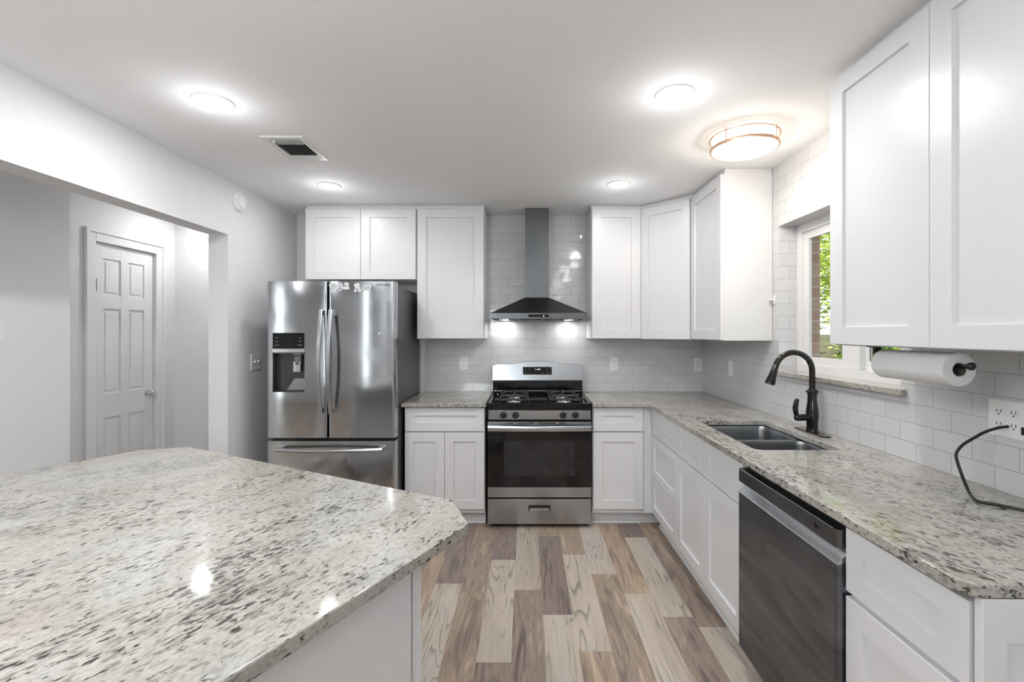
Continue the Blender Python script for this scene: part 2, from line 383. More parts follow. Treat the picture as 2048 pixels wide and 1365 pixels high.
def floor_mat():
    m, nt, b = nmat('vinyl_plank_floor')
    at = N(nt, 'ShaderNodeAttribute'); at.attribute_name = 'plank'
    sp = N(nt, 'ShaderNodeSeparateColor'); L(nt, at.outputs['Color'], sp.inputs[0])
    R, G, B = sp.outputs[0], sp.outputs[1], sp.outputs[2]
    tc = N(nt, 'ShaderNodeTexCoord')
    of = N(nt, 'ShaderNodeCombineXYZ')
    m1 = N(nt, 'ShaderNodeMath', operation='MULTIPLY'); L(nt, R, m1.inputs[0]); m1.inputs[1].default_value = 37
    m2 = N(nt, 'ShaderNodeMath', operation='MULTIPLY'); L(nt, B, m2.inputs[0]); m2.inputs[1].default_value = 53
    L(nt, m1.outputs[0], of.inputs[0]); L(nt, m2.outputs[0], of.inputs[1])
    va = N(nt, 'ShaderNodeVectorMath', operation='ADD'); L(nt, tc.outputs['Object'], va.inputs[0]); L(nt, of.outputs[0], va.inputs[1])
    def no(sx, sy, sc, det, dist=0, src=va):
        mp = N(nt, 'ShaderNodeMapping'); mp.inputs['Scale'].default_value = (sx, sy, 1); L(nt, src.outputs[0], mp.inputs[0])
        n = N(nt, 'ShaderNodeTexNoise'); n.inputs['Scale'].default_value = sc; n.inputs['Detail'].default_value = det; n.inputs['Distortion'].default_value = dist
        L(nt, mp.outputs[0], n.inputs['Vector']); return n
    def ramp(fac, stops):
        r = N(nt, 'ShaderNodeValToRGB'); e = r.color_ramp.elements
        e[0].position, e[0].color = stops[0]; e[1].position, e[1].color = stops[-1]
        for p, c in stops[1:-1]: e.new(p).color = c
        L(nt, fac, r.inputs[0]); return r
    def mix(f, a, c, bt='MIX'):
        x = N(nt, 'ShaderNodeMixRGB', blend_type=bt)
        if isinstance(f, float): x.inputs[0].default_value = f
        else: L(nt, f, x.inputs[0])
        L(nt, a, x.inputs[1]); L(nt, c, x.inputs[2]); return x
    g = lambda v: (v, v, v, 1)
    # blended brown planks
    nb = no(9, 1.2, 1.5, 6, 1.4)
    brown = ramp(nb.outputs[0], [(.28, (.165, .132, .122, 1)), (.40, (.265, .215, .192, 1)), (.48, (.375, .30, .235, 1)), (.56, (.30, .245, .215, 1)), (.66, (.47, .385, .305, 1))])
    # each plank leans to grey-violet or to tan
    tone = ramp(R, [(0, (.74, .72, .78, 1)), (.45, (1.0, .97, .93, 1)), (1, (1.28, 1.19, 1.05, 1))])
    br2 = mix(1.0, brown.outputs[0], tone.outputs[0], 'MULTIPLY')
    ng = no(120, 5, 1, 4, .6)
    grain = ramp(ng.outputs[0], [(.32, g(.72)), (.55, g(1.0)), (.75, g(1.12))])
    br3 = mix(.8, br2.outputs[0], grain.outputs[0], 'MULTIPLY')
    # knots / cracks
    nk = no(14, 1.6, 1, 2, 2.0)
    kn = ramp(nk.outputs[0], [(.70, g(1)), (.76, g(.45))])
    br4 = mix(.8, br3.outputs[0], kn.outputs[0], 'MULTIPLY')
    # pale planks with contour grain
    npb = no(5, 1.2, 1, 3, .5)
    pale = ramp(npb.outputs[0], [(.3, (.45, .385, .325, 1)), (.55, (.55, .48, .405, 1)), (.75, (.50, .455, .425, 1))])
    nw = no(8, .75, 1, 2, .35)
    mw = N(nt, 'ShaderNodeMath', operation='MULTIPLY'); L(nt, nw.outputs[0], mw.inputs[0]); mw.inputs[1].default_value = 17
    fr = N(nt, 'ShaderNodeMath', operation='FRACT'); L(nt, mw.outputs[0], fr.inputs[0])
    ln = ramp(fr.outputs[0], [(0.0, g(.42)), (.12, g(.55)), (.34, g(1)), (1.0, g(1))])
    nm = no(6, 1.1, 1, 2, 0)
    lm = ramp(nm.outputs[0], [(.40, g(0)), (.55, g(1))])
    mm = N(nt, 'ShaderNodeMath', operation='MULTIPLY'); L(nt, lm.outputs[0], mm.inputs[0]); mm.inputs[1].default_value = .85
    pl2 = mix(mm.outputs[0], pale.outputs[0], ln.outputs[0], 'MULTIPLY')
    pl3 = mix(.35, pl2.outputs[0], grain.outputs[0], 'MULTIPLY')
    col = mix(G, br4.outputs[0], pl3.outputs[0])
    L(nt, col.outputs[0], b.inputs['Base Color'])
    b.inputs['Roughness'].default_value = .42; b.inputs['Specular IOR Level'].default_value = .35
    bu = N(nt, 'ShaderNodeBump'); bu.inputs['Strength'].default_value = .12; bu.inputs['Distance'].default_value = .001
    L(nt, ng.outputs[0], bu.inputs['Height']); L(nt, bu.outputs[0], b.inputs['Normal'])
    return m
FLOORM = floor_mat()
def glow(name, col, s):
    m, nt, b = nmat(name); b.inputs['Base Color'].default_value = (.9, .9, .9, 1)
    b.inputs['Emission Color'].default_value = tuple(col)+(1,); b.inputs['Emission Strength'].default_value = s
    no = N(nt, 'ShaderNodeTexNoise'); no.inputs['Scale'].default_value = 40
    mr = N(nt, 'ShaderNodeMapRange'); mr.inputs['To Min'].default_value = .4; mr.inputs['To Max'].default_value = .5
    L(nt, no.outputs[0], mr.inputs[0]); L(nt, mr.outputs[0], b.inputs['Roughness'])
    return m
LENS = glow('downlight_lens', (1, 1, 1), 14)
OPAL = glow('flush_light_opal', (1, .93, .80), 3.2)
DIGIT = glow('clock_digits', (.55, .75, 1), 4)
LEDW = glow('hood_led', (1, 1, 1), 8)
glassm, nt, b = nmat('window_glass')
b.inputs['Transmission Weight'].default_value = 1; b.inputs['Roughness'].default_value = 0; b.inputs['IOR'].default_value = 1.02
b.inputs['Base Color'].default_value = (.97, .99, .98, 1)
_n = N(nt, 'ShaderNodeTexNoise'); _m = N(nt, 'ShaderNodeMapRange'); _m.inputs['To Min'].default_value = 0; _m.inputs['To Max'].default_value = .01
L(nt, _n.outputs[0], _m.inputs[0]); L(nt, _m.outputs[0], b.inputs['Roughness'])
GLASS = glassm
def brick_mat():
    m, nt, b = nmat('red_brick')
    tc = N(nt, 'ShaderNodeNewGeometry'); s = N(nt, 'ShaderNodeSeparateXYZ'); L(nt, tc.outputs['Position'], s.inputs[0])
    a = N(nt, 'ShaderNodeMath', operation='ADD'); L(nt, s.outputs[0], a.inputs[0]); L(nt, s.outputs[1], a.inputs[1])
    c = N(nt, 'ShaderNodeCombineXYZ'); L(nt, a.outputs[0], c.inputs[0]); L(nt, s.outputs[2], c.inputs[1])
    br = N(nt, 'ShaderNodeTexBrick'); br.inputs['Scale'].default_value = 1; br.inputs['Brick Width'].default_value = .2; br.inputs['Row Height'].default_value = .068
    br.inputs['Mortar Size'].default_value = .006
    br.inputs['Color1'].default_value = (.42, .25, .19, 1); br.inputs['Color2'].default_value = (.52, .36, .29, 1); br.inputs['Mortar'].default_value = (.5, .45, .4, 1)
    L(nt, c.outputs[0], br.inputs[0]); L(nt, br.outputs[0], b.inputs['Base Color']); b.inputs['Roughness'].default_value = .9
    return m
BRICK = brick_mat()

# ------------------------------------------------------------------ room shell
XR, YB, XL = 1.53, 4.03, -1.99      # tile face of the right wall, tile face of the back wall, left wall face
b = NB()
# floor planks: one mesh, one quad per plank
me = bpy.data.meshes.new('floor')
KNOWN = {-1: 2.008, 0: 2.575, 1: 1.44, 2: 2.078, 3: 2.743, 4: 1.63, 5: 2.33}
LEN = .907; WID = .15; verts = []; faces = []; cols = []
for k in range(-42, 12):
    x0 = -.065+WID*k; x1 = x0+WID
    if x0 > 1.9: break
    off = KNOWN.get(k, random.uniform(0, LEN))
    n0 = math.floor((-3.7-off)/LEN)
    for j in range(n0, n0+10):
        y0 = off+j*LEN; y1 = y0+LEN
        y0c = max(y0, -3.7); y1c = min(y1, 4.2)
        if y1c <= y0c: continue
        pale = 1.0 if (k in KNOWN and j == 0) else (1.0 if (random.random() < .16 and not (k in KNOWN and abs(j) < 2)) else 0.0)
        i = len(verts); verts += [(x0, y0c, 0), (x1, y0c, 0), (x1, y1c, 0), (x0, y1c, 0)]; faces.append((i, i+1, i+2, i+3))
        c = (random.random(), pale, random.random(), 1); cols += [c]*4
me.from_pydata(verts, [], faces)
ca = me.color_attributes.new('plank', 'FLOAT_COLOR', 'CORNER')
for i, c in enumerate(cols): ca.data[i].color = c
o = link_mesh('floor', me, FLOORM); o['kind'] = 'structure'

b = NB(); box(b, -6.3, 1.8, -3.7, 4.3, CZ, CZ+.1); struct('ceiling', b, CEIL)
b = NB(); box(b, -3.2, 1.8, YB+.008, YB+.2, 0, CZ); wb_ = struct('wall_back', b, PAINT)
b = NB(); box(b, -.874, XR+.006, YB, YB+.008, .86, CZ); part('tile_facing', b, TILE_B, wb_, 'white glossy subway tile facing')
WY0, WY1, WZ0, WZ1 = 1.898, 2.812, 1.17, 2.07          # window opening in the right wall
b = NB()
box(b, XR, XR+.17, WY1, YB, 0, CZ); box(b, XR, XR+.17, .3, WY0, 0, CZ)
box(b, XR, XR+.17, WY0, WY1, 0, WZ0); box(b, XR, XR+.17, WY0, WY1, WZ1, CZ)
struct('wall_right', b, TILE_R)
b = NB(); box(b, XR, XR+.17, -3.7, .3, 0, CZ); struct('wall_right', b, PAINT)
b = NB()
for a in ((WY1-.02, 5.2, -.4, CZ+.6), (-3.7, WY0+.02, -.4, CZ+.6), (WY0, WY1, -.4, WZ0+.03), (WY0, WY1, WZ1-.02, CZ+.6)):
    box(b, XR+.172, XR+.235, a[0], a[1], a[2], a[3])
struct('wall_outside', b, BRICK)
b = NB()
box(b, XL-.13, XL, 3.105, YB+.008, 0, CZ); box(b, XL-.13, XL, -1.0, 3.105, 2.082, CZ); box(b, XL-.13, XL, -1.4, -1.0, 0, CZ)
struct('wall_left', b, PAINT)
XH = -3.05
b = NB(); box(b, XH-.12, XH, 3.825, YB+.008, 0, CZ); box(b, XH-.12, XH, 1.6, 3.285, 0, CZ); box(b, XH-.12, XH, 3.285, 3.825, 2.075, CZ)
struct('wall_hall', b, PAINT)
b = NB(); box(b, XH, -2.80, 1.6, 2.855, 0, CZ); struct('wall_hall_near', b, PAINT)
b = NB(); box(b, -6.3, XH-.12, 1.6, 1.72, 0, CZ); struct('wall_living_front', b, PAINT)
b = NB(); box(b, -6.3, -6.2, -3.7, 1.72, 0, CZ); struct('wall_living_left', b, PAINT)
b = NB()
xs = -6.3
for (a, c, d, e) in sorted(WINS):
    box(b, xs, a, -3.62, -3.5, 0, CZ); box(b, a, c, -3.62, -3.5, 0, d); box(b, a, c, -3.62, -3.5, e, CZ); xs = c
box(b, xs, 1.6, -3.62, -3.5, 0, CZ)
struct('wall_rear', b, PAINT)
for i, (a, c, d, e) in enumerate(sorted(WINS)):
    b = NB(); t_ = .03
    box(b, a, a+t_, -3.6, -3.53, d, e); box(b, c-t_, c, -3.6, -3.53, d, e); box(b, a, c, -3.6, -3.53, d, d+t_); box(b, a, c, -3.6, -3.53, e-t_, e)
    wf = struct('window_%d' % (i+2), b, TRIM)  # the wide, high one is added for its light
    b = NB(); box(b, a+t_, c-t_, -3.57, -3.565, d+t_, e-t_); part('pane', b, GLASS, wf)

# baseboards (mostly hidden by the island)
b = NB(); box(b, XL, XL+.015, 3.105, 3.98, 0, .09, .004); struct('baseboard_left', b, TRIM)
b = NB(); box(b, XH, XH+.015, 2.86, 3.20, 0, .09, .004); box(b, XH, XH+.015, 3.92, YB, 0, .09, .004); struct('baseboard_hall', b, TRIM)

# ---- hall door: six panels
def panel_door():
    y0, y1, zt = 3.29, 3.82, 2.07
    b = NB()
    xf = XH-.02
    box(b, xf-.035, xf-.006, y0, y1, .01, zt)
    wt_ = .085; mid = (y0+y1)/2; cuts = [(.01, .24), (.80, .98), (1.60, 1.70), (1.965, zt)]
    for (a, c) in ((y0, y0+wt_), (mid-.035, mid+.035), (y1-wt_, y1)): box(b, xf-.007, xf+.004, a, c, .01, zt, .003)
    for (a, c) in cuts: box(b, xf-.007, xf+.0035, y0, y1, a, c, .003)
    for (a, c) in ((.24, .80), (.98, 1.60), (1.70, 1.965)):
        for (p, q) in ((y0+wt_, mid-.035), (mid+.035, y1-wt_)):
            box(b, xf-.007, xf, p+.022, q-.022, a+.022, c-.022, .006, 3)
    d = struct('door_1', b, DOORP)
    b = NB()
    lathe(b, [(.030, 0), (.030, .004), (.012, .008), (.010, .03), (.022, .038), (.028, .050), (.024, .062), (.008, .067)], (1, 0, 0), (xf+.004, 3.765, .935), 24)
    part('door_knob', b, CHROME, d, 'chrome round door knob')
    b = NB(); cyl(b, (XH+.004, y0-.002, 1.72), (XH+.004, y0-.002, 1.81), .006, 10); box(b, XH-.004, XH+.003, y0-.012, y0+.012, 1.72, 1.81)
    part('hinge', b, sm('hinge_dark', .08, .4, .8), d, 'dark metal hinge')
    b = NB()
    for (p, q, r, s) in ((y0-.085, y0-.004, 0, zt+.09), (y1+.004, y1+.085, 0, zt+.09), (y0-.004, y1+.004, zt+.004, zt+.09)):
        box(b, XH, XH+.014, p, q, r, s, .004); 
        pass
    box(b, XH+.012, XH+.024, y0-.085, y0-.062, 0, zt+.09, .004); box(b, XH+.012, XH+.024, y1+.062, y1+.085, 0, zt+.09, .004); box(b, XH+.012, XH+.0235, y0-.063, y1+.063, zt+.067, zt+.09)
    struct('trim_1', b, TRIM)
panel_door()

# ---- window in the right wall
def window():
    x0, x1 = 1.636, 1.70
    b = NB()
    box(b, x0, x1, WY0, WY0+.05, WZ0+.02, WZ1, .003); box(b, x0, x1, WY1-.05, WY1, WZ0+.02, WZ1, .003)
    box(b, x0+.001, x1-.001, WY0+.048, WY1-.048, WZ1-.05, WZ1); box(b, x0+.001, x1-.001, WY0+.048, WY1-.048, WZ0+.02, WZ0+.07)
    wdw = struct('window_1', b, TRIM)
    def sash(y0, y1, xa, xb):
        b = NB(); z0, z1 = WZ0+.07, WZ1-.05; t = .05
        box(b, xa, xb, y0, y0+t, z0, z1, .003); box(b, xa, xb, y1-t, y1, z0, z1, .003)
        box(b, xa+.001, xb-.001, y0+t-.002, y1-t+.002, z0, z0+.045); box(b, xa+.001, xb-.001, y0+t-.002, y1-t+.002, z1-.045, z1)
        s = part('sash', b, TRIM, wdw)
        b = NB(); box(b, (xa+xb)/2-.002, (xa+xb)/2+.002, y0+t, y1-t, z0+.045, z1-.045); part('pane', b, GLASS, s)
    sash(2.375, WY1-.05, 1.648, 1.668); sash(WY0+.05, 2.32, 1.672, 1.692)
    b = NB(); box(b, 1.642, 1.695, 2.29, 2.385, WZ0+.07, WZ1-.05, .004); part('meeting_rail', b, TRIM, wdw)
    b = NB(); box(b, 1.640, 1.65, 2.77, 2.80, 2.02, 2.035); part('lock', b, sm('grey_latch', .4, .4), wdw)
window()
# the window's stone sill and the reveal
s = curve_slab('window_sill', [[(1.500, 1.862), (1.636, 1.862+.03), (1.636, WY1), (1.500, WY1)]], 1.171, 1.196, .003, GRAN_R)
tag(s, 'narrow speckled granite sill below the kitchen window', 'sill')

# ------------------------------------------------------------------ cabinets
def shaker(O, u, n, w_, h, t=.02, st=.072, rl=.066, rec=.011, bev=.0018):
    """one shaker front: O = lower corner on the carcass plane, u = width direction, n = outwards"""
    O = Vector(O); u = Vector(u).normalized(); n = Vector(n).normalized(); z = Vector((0, 0, 1))
    P = lambda a, c, d: O+u*a+z*c+n*d
    bm = bmesh.new()
    e = bev
    r = [[P(0, 0, 0), P(w_, 0, 0), P(w_, h, 0), P(0, h, 0)],
         [P(0, 0, t-e), P(w_, 0, t-e), P(w_, h, t-e), P(0, h, t-e)],
         [P(e*.3, e*.3, t-e*.3), P(w_-e*.3, e*.3, t-e*.3), P(w_-e*.3, h-e*.3, t-e*.3), P(e*.3, h-e*.3, t-e*.3)],
         [P(e, e, t), P(w_-e, e, t), P(w_-e, h-e, t), P(e, h-e, t)],
         [P(st, rl, t), P(w_-st, rl, t), P(w_-st, h-rl, t), P(st, h-rl, t)],
         [P(st+.002, rl+.002, t-rec), P(w_-st-.002, rl+.002, t-rec), P(w_-st-.002, h-rl-.002, t-rec), P(st+.002, h-rl-.002, t-rec)]]
    loops(bm, r)
    return bm
G = .0025
def front(kind, root, O, u, n, w_, h, **k):
    O = Vector(O)+Vector(u).normalized()*G/2
    bm = shaker(O, u, n, w_-G, h, **k)
    return part(kind, bm, CAB, root, smooth=False)

# upper cabinets on the back wall
YU = 3.72      # carcass face; the doors stand 20 mm proud of it
ZT = 2.413
def upper_back(x0, x1, z0, doors, label, fill=True):
    t = thing('wall_cabinet', label, 'cabinet', ((x0+x1)/2, YB, z0))
    b = NB(); box(b, x0, x1, YU, YB-.002, z0, ZT+.006, .001); part('cabinet_body', b, CAB, t)
    wd = (x1-x0-.006)/doors
    for i in range(doors): front('door', t, (x0+.003+i*wd, YU, z0+.004), (1, 0, 0), (0, -1, 0), wd, ZT-z0-.006)
    return t
upper_back(-1.760, -.874, 1.847, 2, 'short white two-door wall cabinet above the refrigerator')
t = upper_back(-.870, -.334, 1.376, 1, 'tall white single-door wall cabinet between fridge top cabinet and range hood')
upper_back(.522, .918, 1.376, 1, 'tall white single-door wall cabinet just right of the range hood')
# filler strips up to the ceiling (part of the joinery run)
b = NB(); box(b, -1.76, -.334, YU+.012, YU+.03, ZT+.006, CZ, .001); tag(part('filler_strip', b, CAB), 'thin white filler strip above the wall cabinets left of the hood', 'trim')
# diagonal corner cabinet
def corner_upper():
    x0 = .922; z0 = 1.372
    t = thing('corner_wall_cabinet', 'white diagonal corner wall cabinet with angled single door', 'cabinet', (1.3, 3.8, z0))
    A = Vector((x0, YU)); B = Vector((1.222, 3.42))
    b = NB(); prism(b, [(x0, YB-.002), (x0, YU), (1.222, 3.42), (XR-.002, 3.42), (XR-.002, YB-.002)], z0, ZT+.006); part('cabinet_body', b, CAB, t, smooth=False)
    d = (B-A).normalized(); n = Vector((-d.y, d.x)) * -1
    n3 = Vector((-abs(d.y), -abs(d.x), 0)).normalized(); u3 = Vector((d.x, d.y, 0))
    O = Vector((A.x, A.y, z0+.004))+u3*.008
    front('door', t, O, u3, n3, (B-A).length-.016, ZT-z0-.006, st=.066)
corner_upper()
def right_upper(y0, y1, doors, label, z0=1.376):
    """y0 = far end, y1 = near end"""
    t = thing('wall_cabinet', label, 'cabinet', (XR, (y0+y1)/2, z0))
    b = NB(); box(b, 1.228, XR-.002, y1, y0, z0, ZT+.006, .001); part('cabinet_body', b, CAB, t)
    wd = (y0-y1-.004)/doors
    for i in range(doors): front('door', t, (1.228, y0-.002-i*wd, z0+.004), (0, -1, 0), (-1, 0, 0), wd, ZT-z0-.006)
    return t
right_upper(3.416, 2.885, 1, 'white single-door wall cabinet on the right wall between corner cabinet and window')
right_upper(1.852, .935, 2, 'large white two-door wall cabinet in the right foreground above the paper towels')
b = NB()
prism(b, [(.522, YU+.012), (.93, YU+.012), (1.236, 3.43), (1.236, 2.887), (XR-.004, 2.887), (XR-.004, 2.90), (1.25, 2.90), (1.25, 3.436), (.936, YU+.026), (.522, YU+.026)], ZT+.006, CZ-.002)
tag(part('filler_strip', b, CAB, smooth=False), 'thin white filler strip above the wall cabinets around the corner', 'trim')
b = NB(); box(b, 1.243, 1.258, .94, 1.846, ZT+.006, CZ, .001); tag(part('filler_strip', b, CAB), 'thin white filler strip above the foreground wall cabinet', 'trim')

# base cabinets
YF = 3.42      # carcass face of the back run, fronts at 3.40
def base_back(x0, x1, kx0, kx1, doors, label):
    t = thing('base_cabinet', label, 'cabinet', ((x0+x1)/2, YF+.3, 0))
    b = NB(); box(b, x0, x1, YF, YB-.01, .10, .883, .001); part('cabinet_body', b, CAB, t)
    b = NB(); box(b, x0, x1, 3.485, 3.50, 0, .10); part('toe_kick', b, CAB, t)
    b = NB(); box(b, x0, x1, 3.470, 3.485, 0, .022, .006); part('shoe_molding', b, TRIM, t)
    front('drawer', t, (x0+.003, YF, .704), (1, 0, 0), (0, -1, 0), x1-x0-.006, .172, st=.066, rl=.058)
    wd = (x1-x0-.006)/doors
    for i in range(doors): front('door', t, (x0+.003+i*wd, YF, .132), (1, 0, 0), (0, -1, 0), wd, .562, st=.066)
base_back(-.890, -.300, 0, 0, 2, 'white base cabinet with one drawer and two doors between fridge and range')
base_back(.488, .862, 0, 0, 1, 'narrow white base cabinet with one drawer and one door right of the range')
XD = .941      # carcass face of the right run, fronts at .921
def base_right(y0, y1, label):
    t = thing('base_cabinet', label, 'cabinet', (1.2, (y0+y1)/2, 0))
    return t
def body_right(t, y0, y1, top=.883, toe=True):
    b = NB(); box(b, XD, XR-.01, y1, y0, .10, top, .001); part('cabinet_body', b, CAB, t)
    if toe:
        b = NB(); box(b, .985, 1.0, y1, y0, 0, .10); part('toe_kick', b, CAB, t)
        b = NB(); box(b, .972, .985, y1, y0, 0, .022, .006); part('shoe_molding', b, TRIM, t)
t = thing('corner_filler', 'white corner filler panel where the two base cabinet runs meet', 'panel', (.9, 3.44, 0))
b = NB(); box(b, .863, XD+.001, YF-.004, YF+.012, .10, .883); box(b, XD-.012, XD+.001, 3.408, YF+.002, .10, .883); part('panel', b, CAB, t)
b = NB(); box(b, .863, 1.0, 3.487, 3.50, 0, .10); part('toe_kick', b, CAB, t)
t = base_right(3.405, 2.845, 'white three-drawer base cabinet beside the inside corner'); 
body_right(t, 3.405, 2.845)
for z0, h in ((.682, .184), (.374, .302), (.115, .254)):
    front('drawer', t, (XD, 3.405, z0), (0, -1, 0), (-1, 0, 0), .558, h, st=.062, rl=.055)
t = base_right(2.845, 1.975, 'white sink base cabinet with two doors and two false fronts')
# open-topped body so that the sink can hang in it
b = NB(); box(b, XD, XD+.02, 1.975, 2.845, .10, .883); box(b, XD, XR-.01, 1.975, 1.993, .10, .883); box(b, XD, XR-.01, 2.827, 2.845, .10, .883); box(b, XD, XR-.01, 1.975, 2.845, .10, .12); box(b, XR-.02, XR-.01, 1.975, 2.845, .10, .883)
part('cabinet_body', b, CAB, t, smooth=False)
b = NB(); box(b, .985, 1.0, 1.975, 2.845, 0, .10); part('toe_kick', b, CAB, t)
b = NB(); box(b, .972, .985, 1.975, 2.845, 0, .022, .006); part('shoe_molding', b, TRIM, t)
for i in range(2):
    front('false_front', t, (XD, 2.843-i*.434, .682), (0, -1, 0), (-1, 0, 0), .433, .184, st=.062, rl=.055)
    front('door', t, (XD, 2.843-i*.434, .115), (0, -1, 0), (-1, 0, 0), .433, .560, st=.062)
t = base_right(1.342, .962, 'white base cabinet with drawer and door at the near end of the right counter')
body_right(t, 1.342, .962)
front('drawer', t, (XD, 1.341, .684), (0, -1, 0), (-1, 0, 0), .374, .181, st=.066, rl=.055)
front('door', t, (XD, 1.341, .115), (0, -1, 0), (-1, 0, 0), .374, .553, st=.066)
part('end_panel', shaker((.927, .961, .0), (1, 0, 0), (0, -1, 0), XR-.93, .883, t=.018, st=.05, rl=.09, rec=.006), CAB, t, smooth=False)

# ------------------------------------------------------------------ countertops
ZC0, ZC1 = .884, .914
s = curve_slab('countertop', [[(-.902, 3.365), (-.290, 3.365), (-.290, YB-.001), (-.902, YB-.001)]], ZC0, ZC1, .005, GRAN_B)
tag(s, 'short speckled granite countertop between fridge and range', 'countertop')
def arc(cx, cy, r, a0, a1, n=8): return [(cx+r*math.cos(math.radians(a0+(a1-a0)*i/n)), cy+r*math.sin(math.radians(a0+(a1-a0)*i/n))) for i in range(n+1)]
outer = [(.484, 3.365), (.868, 3.365)] + arc(.868, 3.343, .022, 90, 0, 5) + [(.890, 3.30), (.890, .995)] + arc(.94, .993, .05, 180, 270, 8) + [(XR-.001, .943), (XR-.001, YB-.001), (.484, YB-.001)]
hole = rrect(1.005, 1.387, 2.030, 2.716, .035, 6)
s = curve_slab('countertop', [outer, hole], ZC0, ZC1, .005, GRAN_R)
tag(s, 'L-shaped speckled granite countertop along the right wall holding the sink', 'countertop')

# island, turned 27 degrees to the room
IR = math.radians(180-27.25)   # local x = along the far edge to the left
A = Vector((-.097, 1.356, 0))
isl = thing('kitchen_island', 'big white kitchen island with chamfered speckled granite top in left foreground', 'island', (A.x, A.y, 0), math.atan2(.458, -.889))
# local frame: +x = (-.889,.458) left along the far edge, +y = (-.458,-.889) towards the camera
def im(name, bm, m, label=None, sm_=True): return part(name, bm, m, isl, label, local=True, smooth=sm_)
top = [(.15, 0), (1.58, 0), (1.72, .14), (1.72, 1.12), (0, 1.12), (0, .135), (.02, .10)]
top = [(.144, 0), (1.588, 0), (1.7185, .13), (1.7185, 1.12), (0, 1.12), (0, .123)]
me_o = curve_slab('top', [top], ZC0, ZC1, .004, GRAN_I)
me_o.parent = isl; me_o['label'] = 'speckled beige and grey granite top'
b = NB(); box(b, .052, 1.67, .285, 1.07, .10, .883, .001); im('cabinet_body', b, CAB)
b = NB(); box(b, .12, 1.60, .34, 1.0, 0, .10); im('toe_kick', b, CAB)
b = NB(); box(b, .040, .052, .305, 1.07, .0, .883, .001); im('end_panel', b, CAB)
b = NB(); box(b, .042, .052, .2655, .297, .0, .883, .001); im('corner_post', b, CAB)
for i in range(3):
    w_ = .52; O = (.075+i*w_, .285, .652)
    bm = shaker(O, (1, 0, 0), (0, -1, 0), w_-G, .215, st=.066, rl=.058); im('drawer', bm, CAB, sm_=False)
    bm = shaker((O[0], O[1], .115), (1, 0, 0), (0, -1, 0), w_-G, .53, st=.066); im('door', bm, CAB, sm_=False)

# ------------------------------------------------------------------ sink and faucet
t = thing('double_sink', 'stainless undermount double bowl sink in the right counter', 'sink', (1.19, 2.37, .68))
def bowl(x0, x1, y0, y1, zt, zb):
    b = NB(); rings = []
    for (e, z, r) in ((.0, zt-.0, .045), (-.006, zt-.004, .04), (.004, zt-.006, .04)):
        pass
    seq = [(-.008, zt, .05), (0, zt, .045), (.004, zt-.02, .045), (.012, zb+.03, .05), (.03, zb+.006, .06), (.06, zb, .07)]
    for (e, z, r) in seq: rings.append([Vector((p[0], p[1], z)) for p in rrect(x0+e, x1-e, y0+e, y1-e, r, 6)])
    out = [(.06, zb-.003, .07), (.026, zb+.003, .06), (.008, zb+.03, .05), (-.004, zt-.02, .045), (-.008, zt-.004, .05)]
    r2 = [[Vector((p[0], p[1], z)) for p in rrect(x0+e, x1-e, y0+e, y1-e, r, 6)] for (e, z, r) in out]
    loops(b, r2[::1]+rings[:1]+rings[1:], True, True, True)
    return b
part('bowl', bowl(.998, 1.397, 2.375, 2.724, .878, .70), SINKST, t)
part('bowl', bowl(.998, 1.397, 2.022, 2.345, .878, .70), SINKST, t)
b = NB(); box(b, 1.0, 1.395, 2.343, 2.377, .868, .8782, .004); part('divider', b, SINKST, t)
for yy in (2.55, 2.18):
    b = NB(); lathe(b, [(.045, 0), (.045, .002), (.036, .003), (.03, .0015), (.002, .001)], (0, 0, 1), (1.2, yy, .7), 24); part('drain', b, CHROME, t)

t = thing('faucet', 'dark bronze gooseneck pull-down kitchen faucet behind the sink', 'faucet', (1.465, 2.38, ZC1))
fx, fy = 1.465, 2.38
b = NB(); M = Matrix.Identity(4)
pl = rrect(fx-.027, fx+.027, fy-.125, fy+.125, .026, 6)
loops(b, [[Vector((x, y, ZC1)) for x, y in pl], [Vector((x, y, ZC1+.004)) for x, y in pl], [Vector((fx+(x-fx)*.93, fy+(y-fy)*.985, ZC1+.0065)) for x, y in pl]])
part('base_plate', b, BRONZE, t)
b = NB(); z = ZC1+.0065
lathe(b, [(.029, 0), (.029, .008), (.027, .012), (.0265, .045), (.030, .075), (.0285, .11), (.0225, .15), (.021, .175), (.0235, .196), (.0235, .20)], (0, 0, 1), (fx, fy, z), 32)
part('body', b, BRONZE, t)
b = NB(); lathe(b, [(.022, 0), (.030, .003), (.030, .008), (.022, .012), (.019, .018)], (0, 0, 1), (fx, fy, z+.198), 32); part('collar', b, BRONZE, t)
b = NB()
R = .095; zc = 1.337-R-.013; pts = [(fx, fy, z+.21), (fx, fy, zc-.03)]
for i in range(0, 9):
    a = math.radians(i*19.5); pts.append((fx-R+R*math.cos(a), fy-.0*i, zc+R*math.sin(a)))
lx, ly, lz = pts[-1]; pts.append((lx-.010, ly, lz-.03))
tube(b, pts, .0145, 16, 5); part('spout', b, BRONZE, t)
b = NB(); P0 = Vector((lx-.010, ly, lz-.026)); dd = Vector((-.33, 0, -1)).normalized()
lathe(b, [(.0155, 0), (.0170, .004), (.0155, .008), (.017, .02), (.020, .045), (.0245, .075), (.0245, .083), (.018, .086)], dd, P0, 24); part('spray_head', b, BRONZE, t)
b = NB(); cyl(b, (fx, fy, 1.01-.015), (fx-.075, fy, .99), .018, 20, .0165)
lathe(b, [(.0165, 0), (.017, .01), (.012, .018), (.002, .021)], (-1, 0, -.05), (fx-.07, fy, .99), 20)
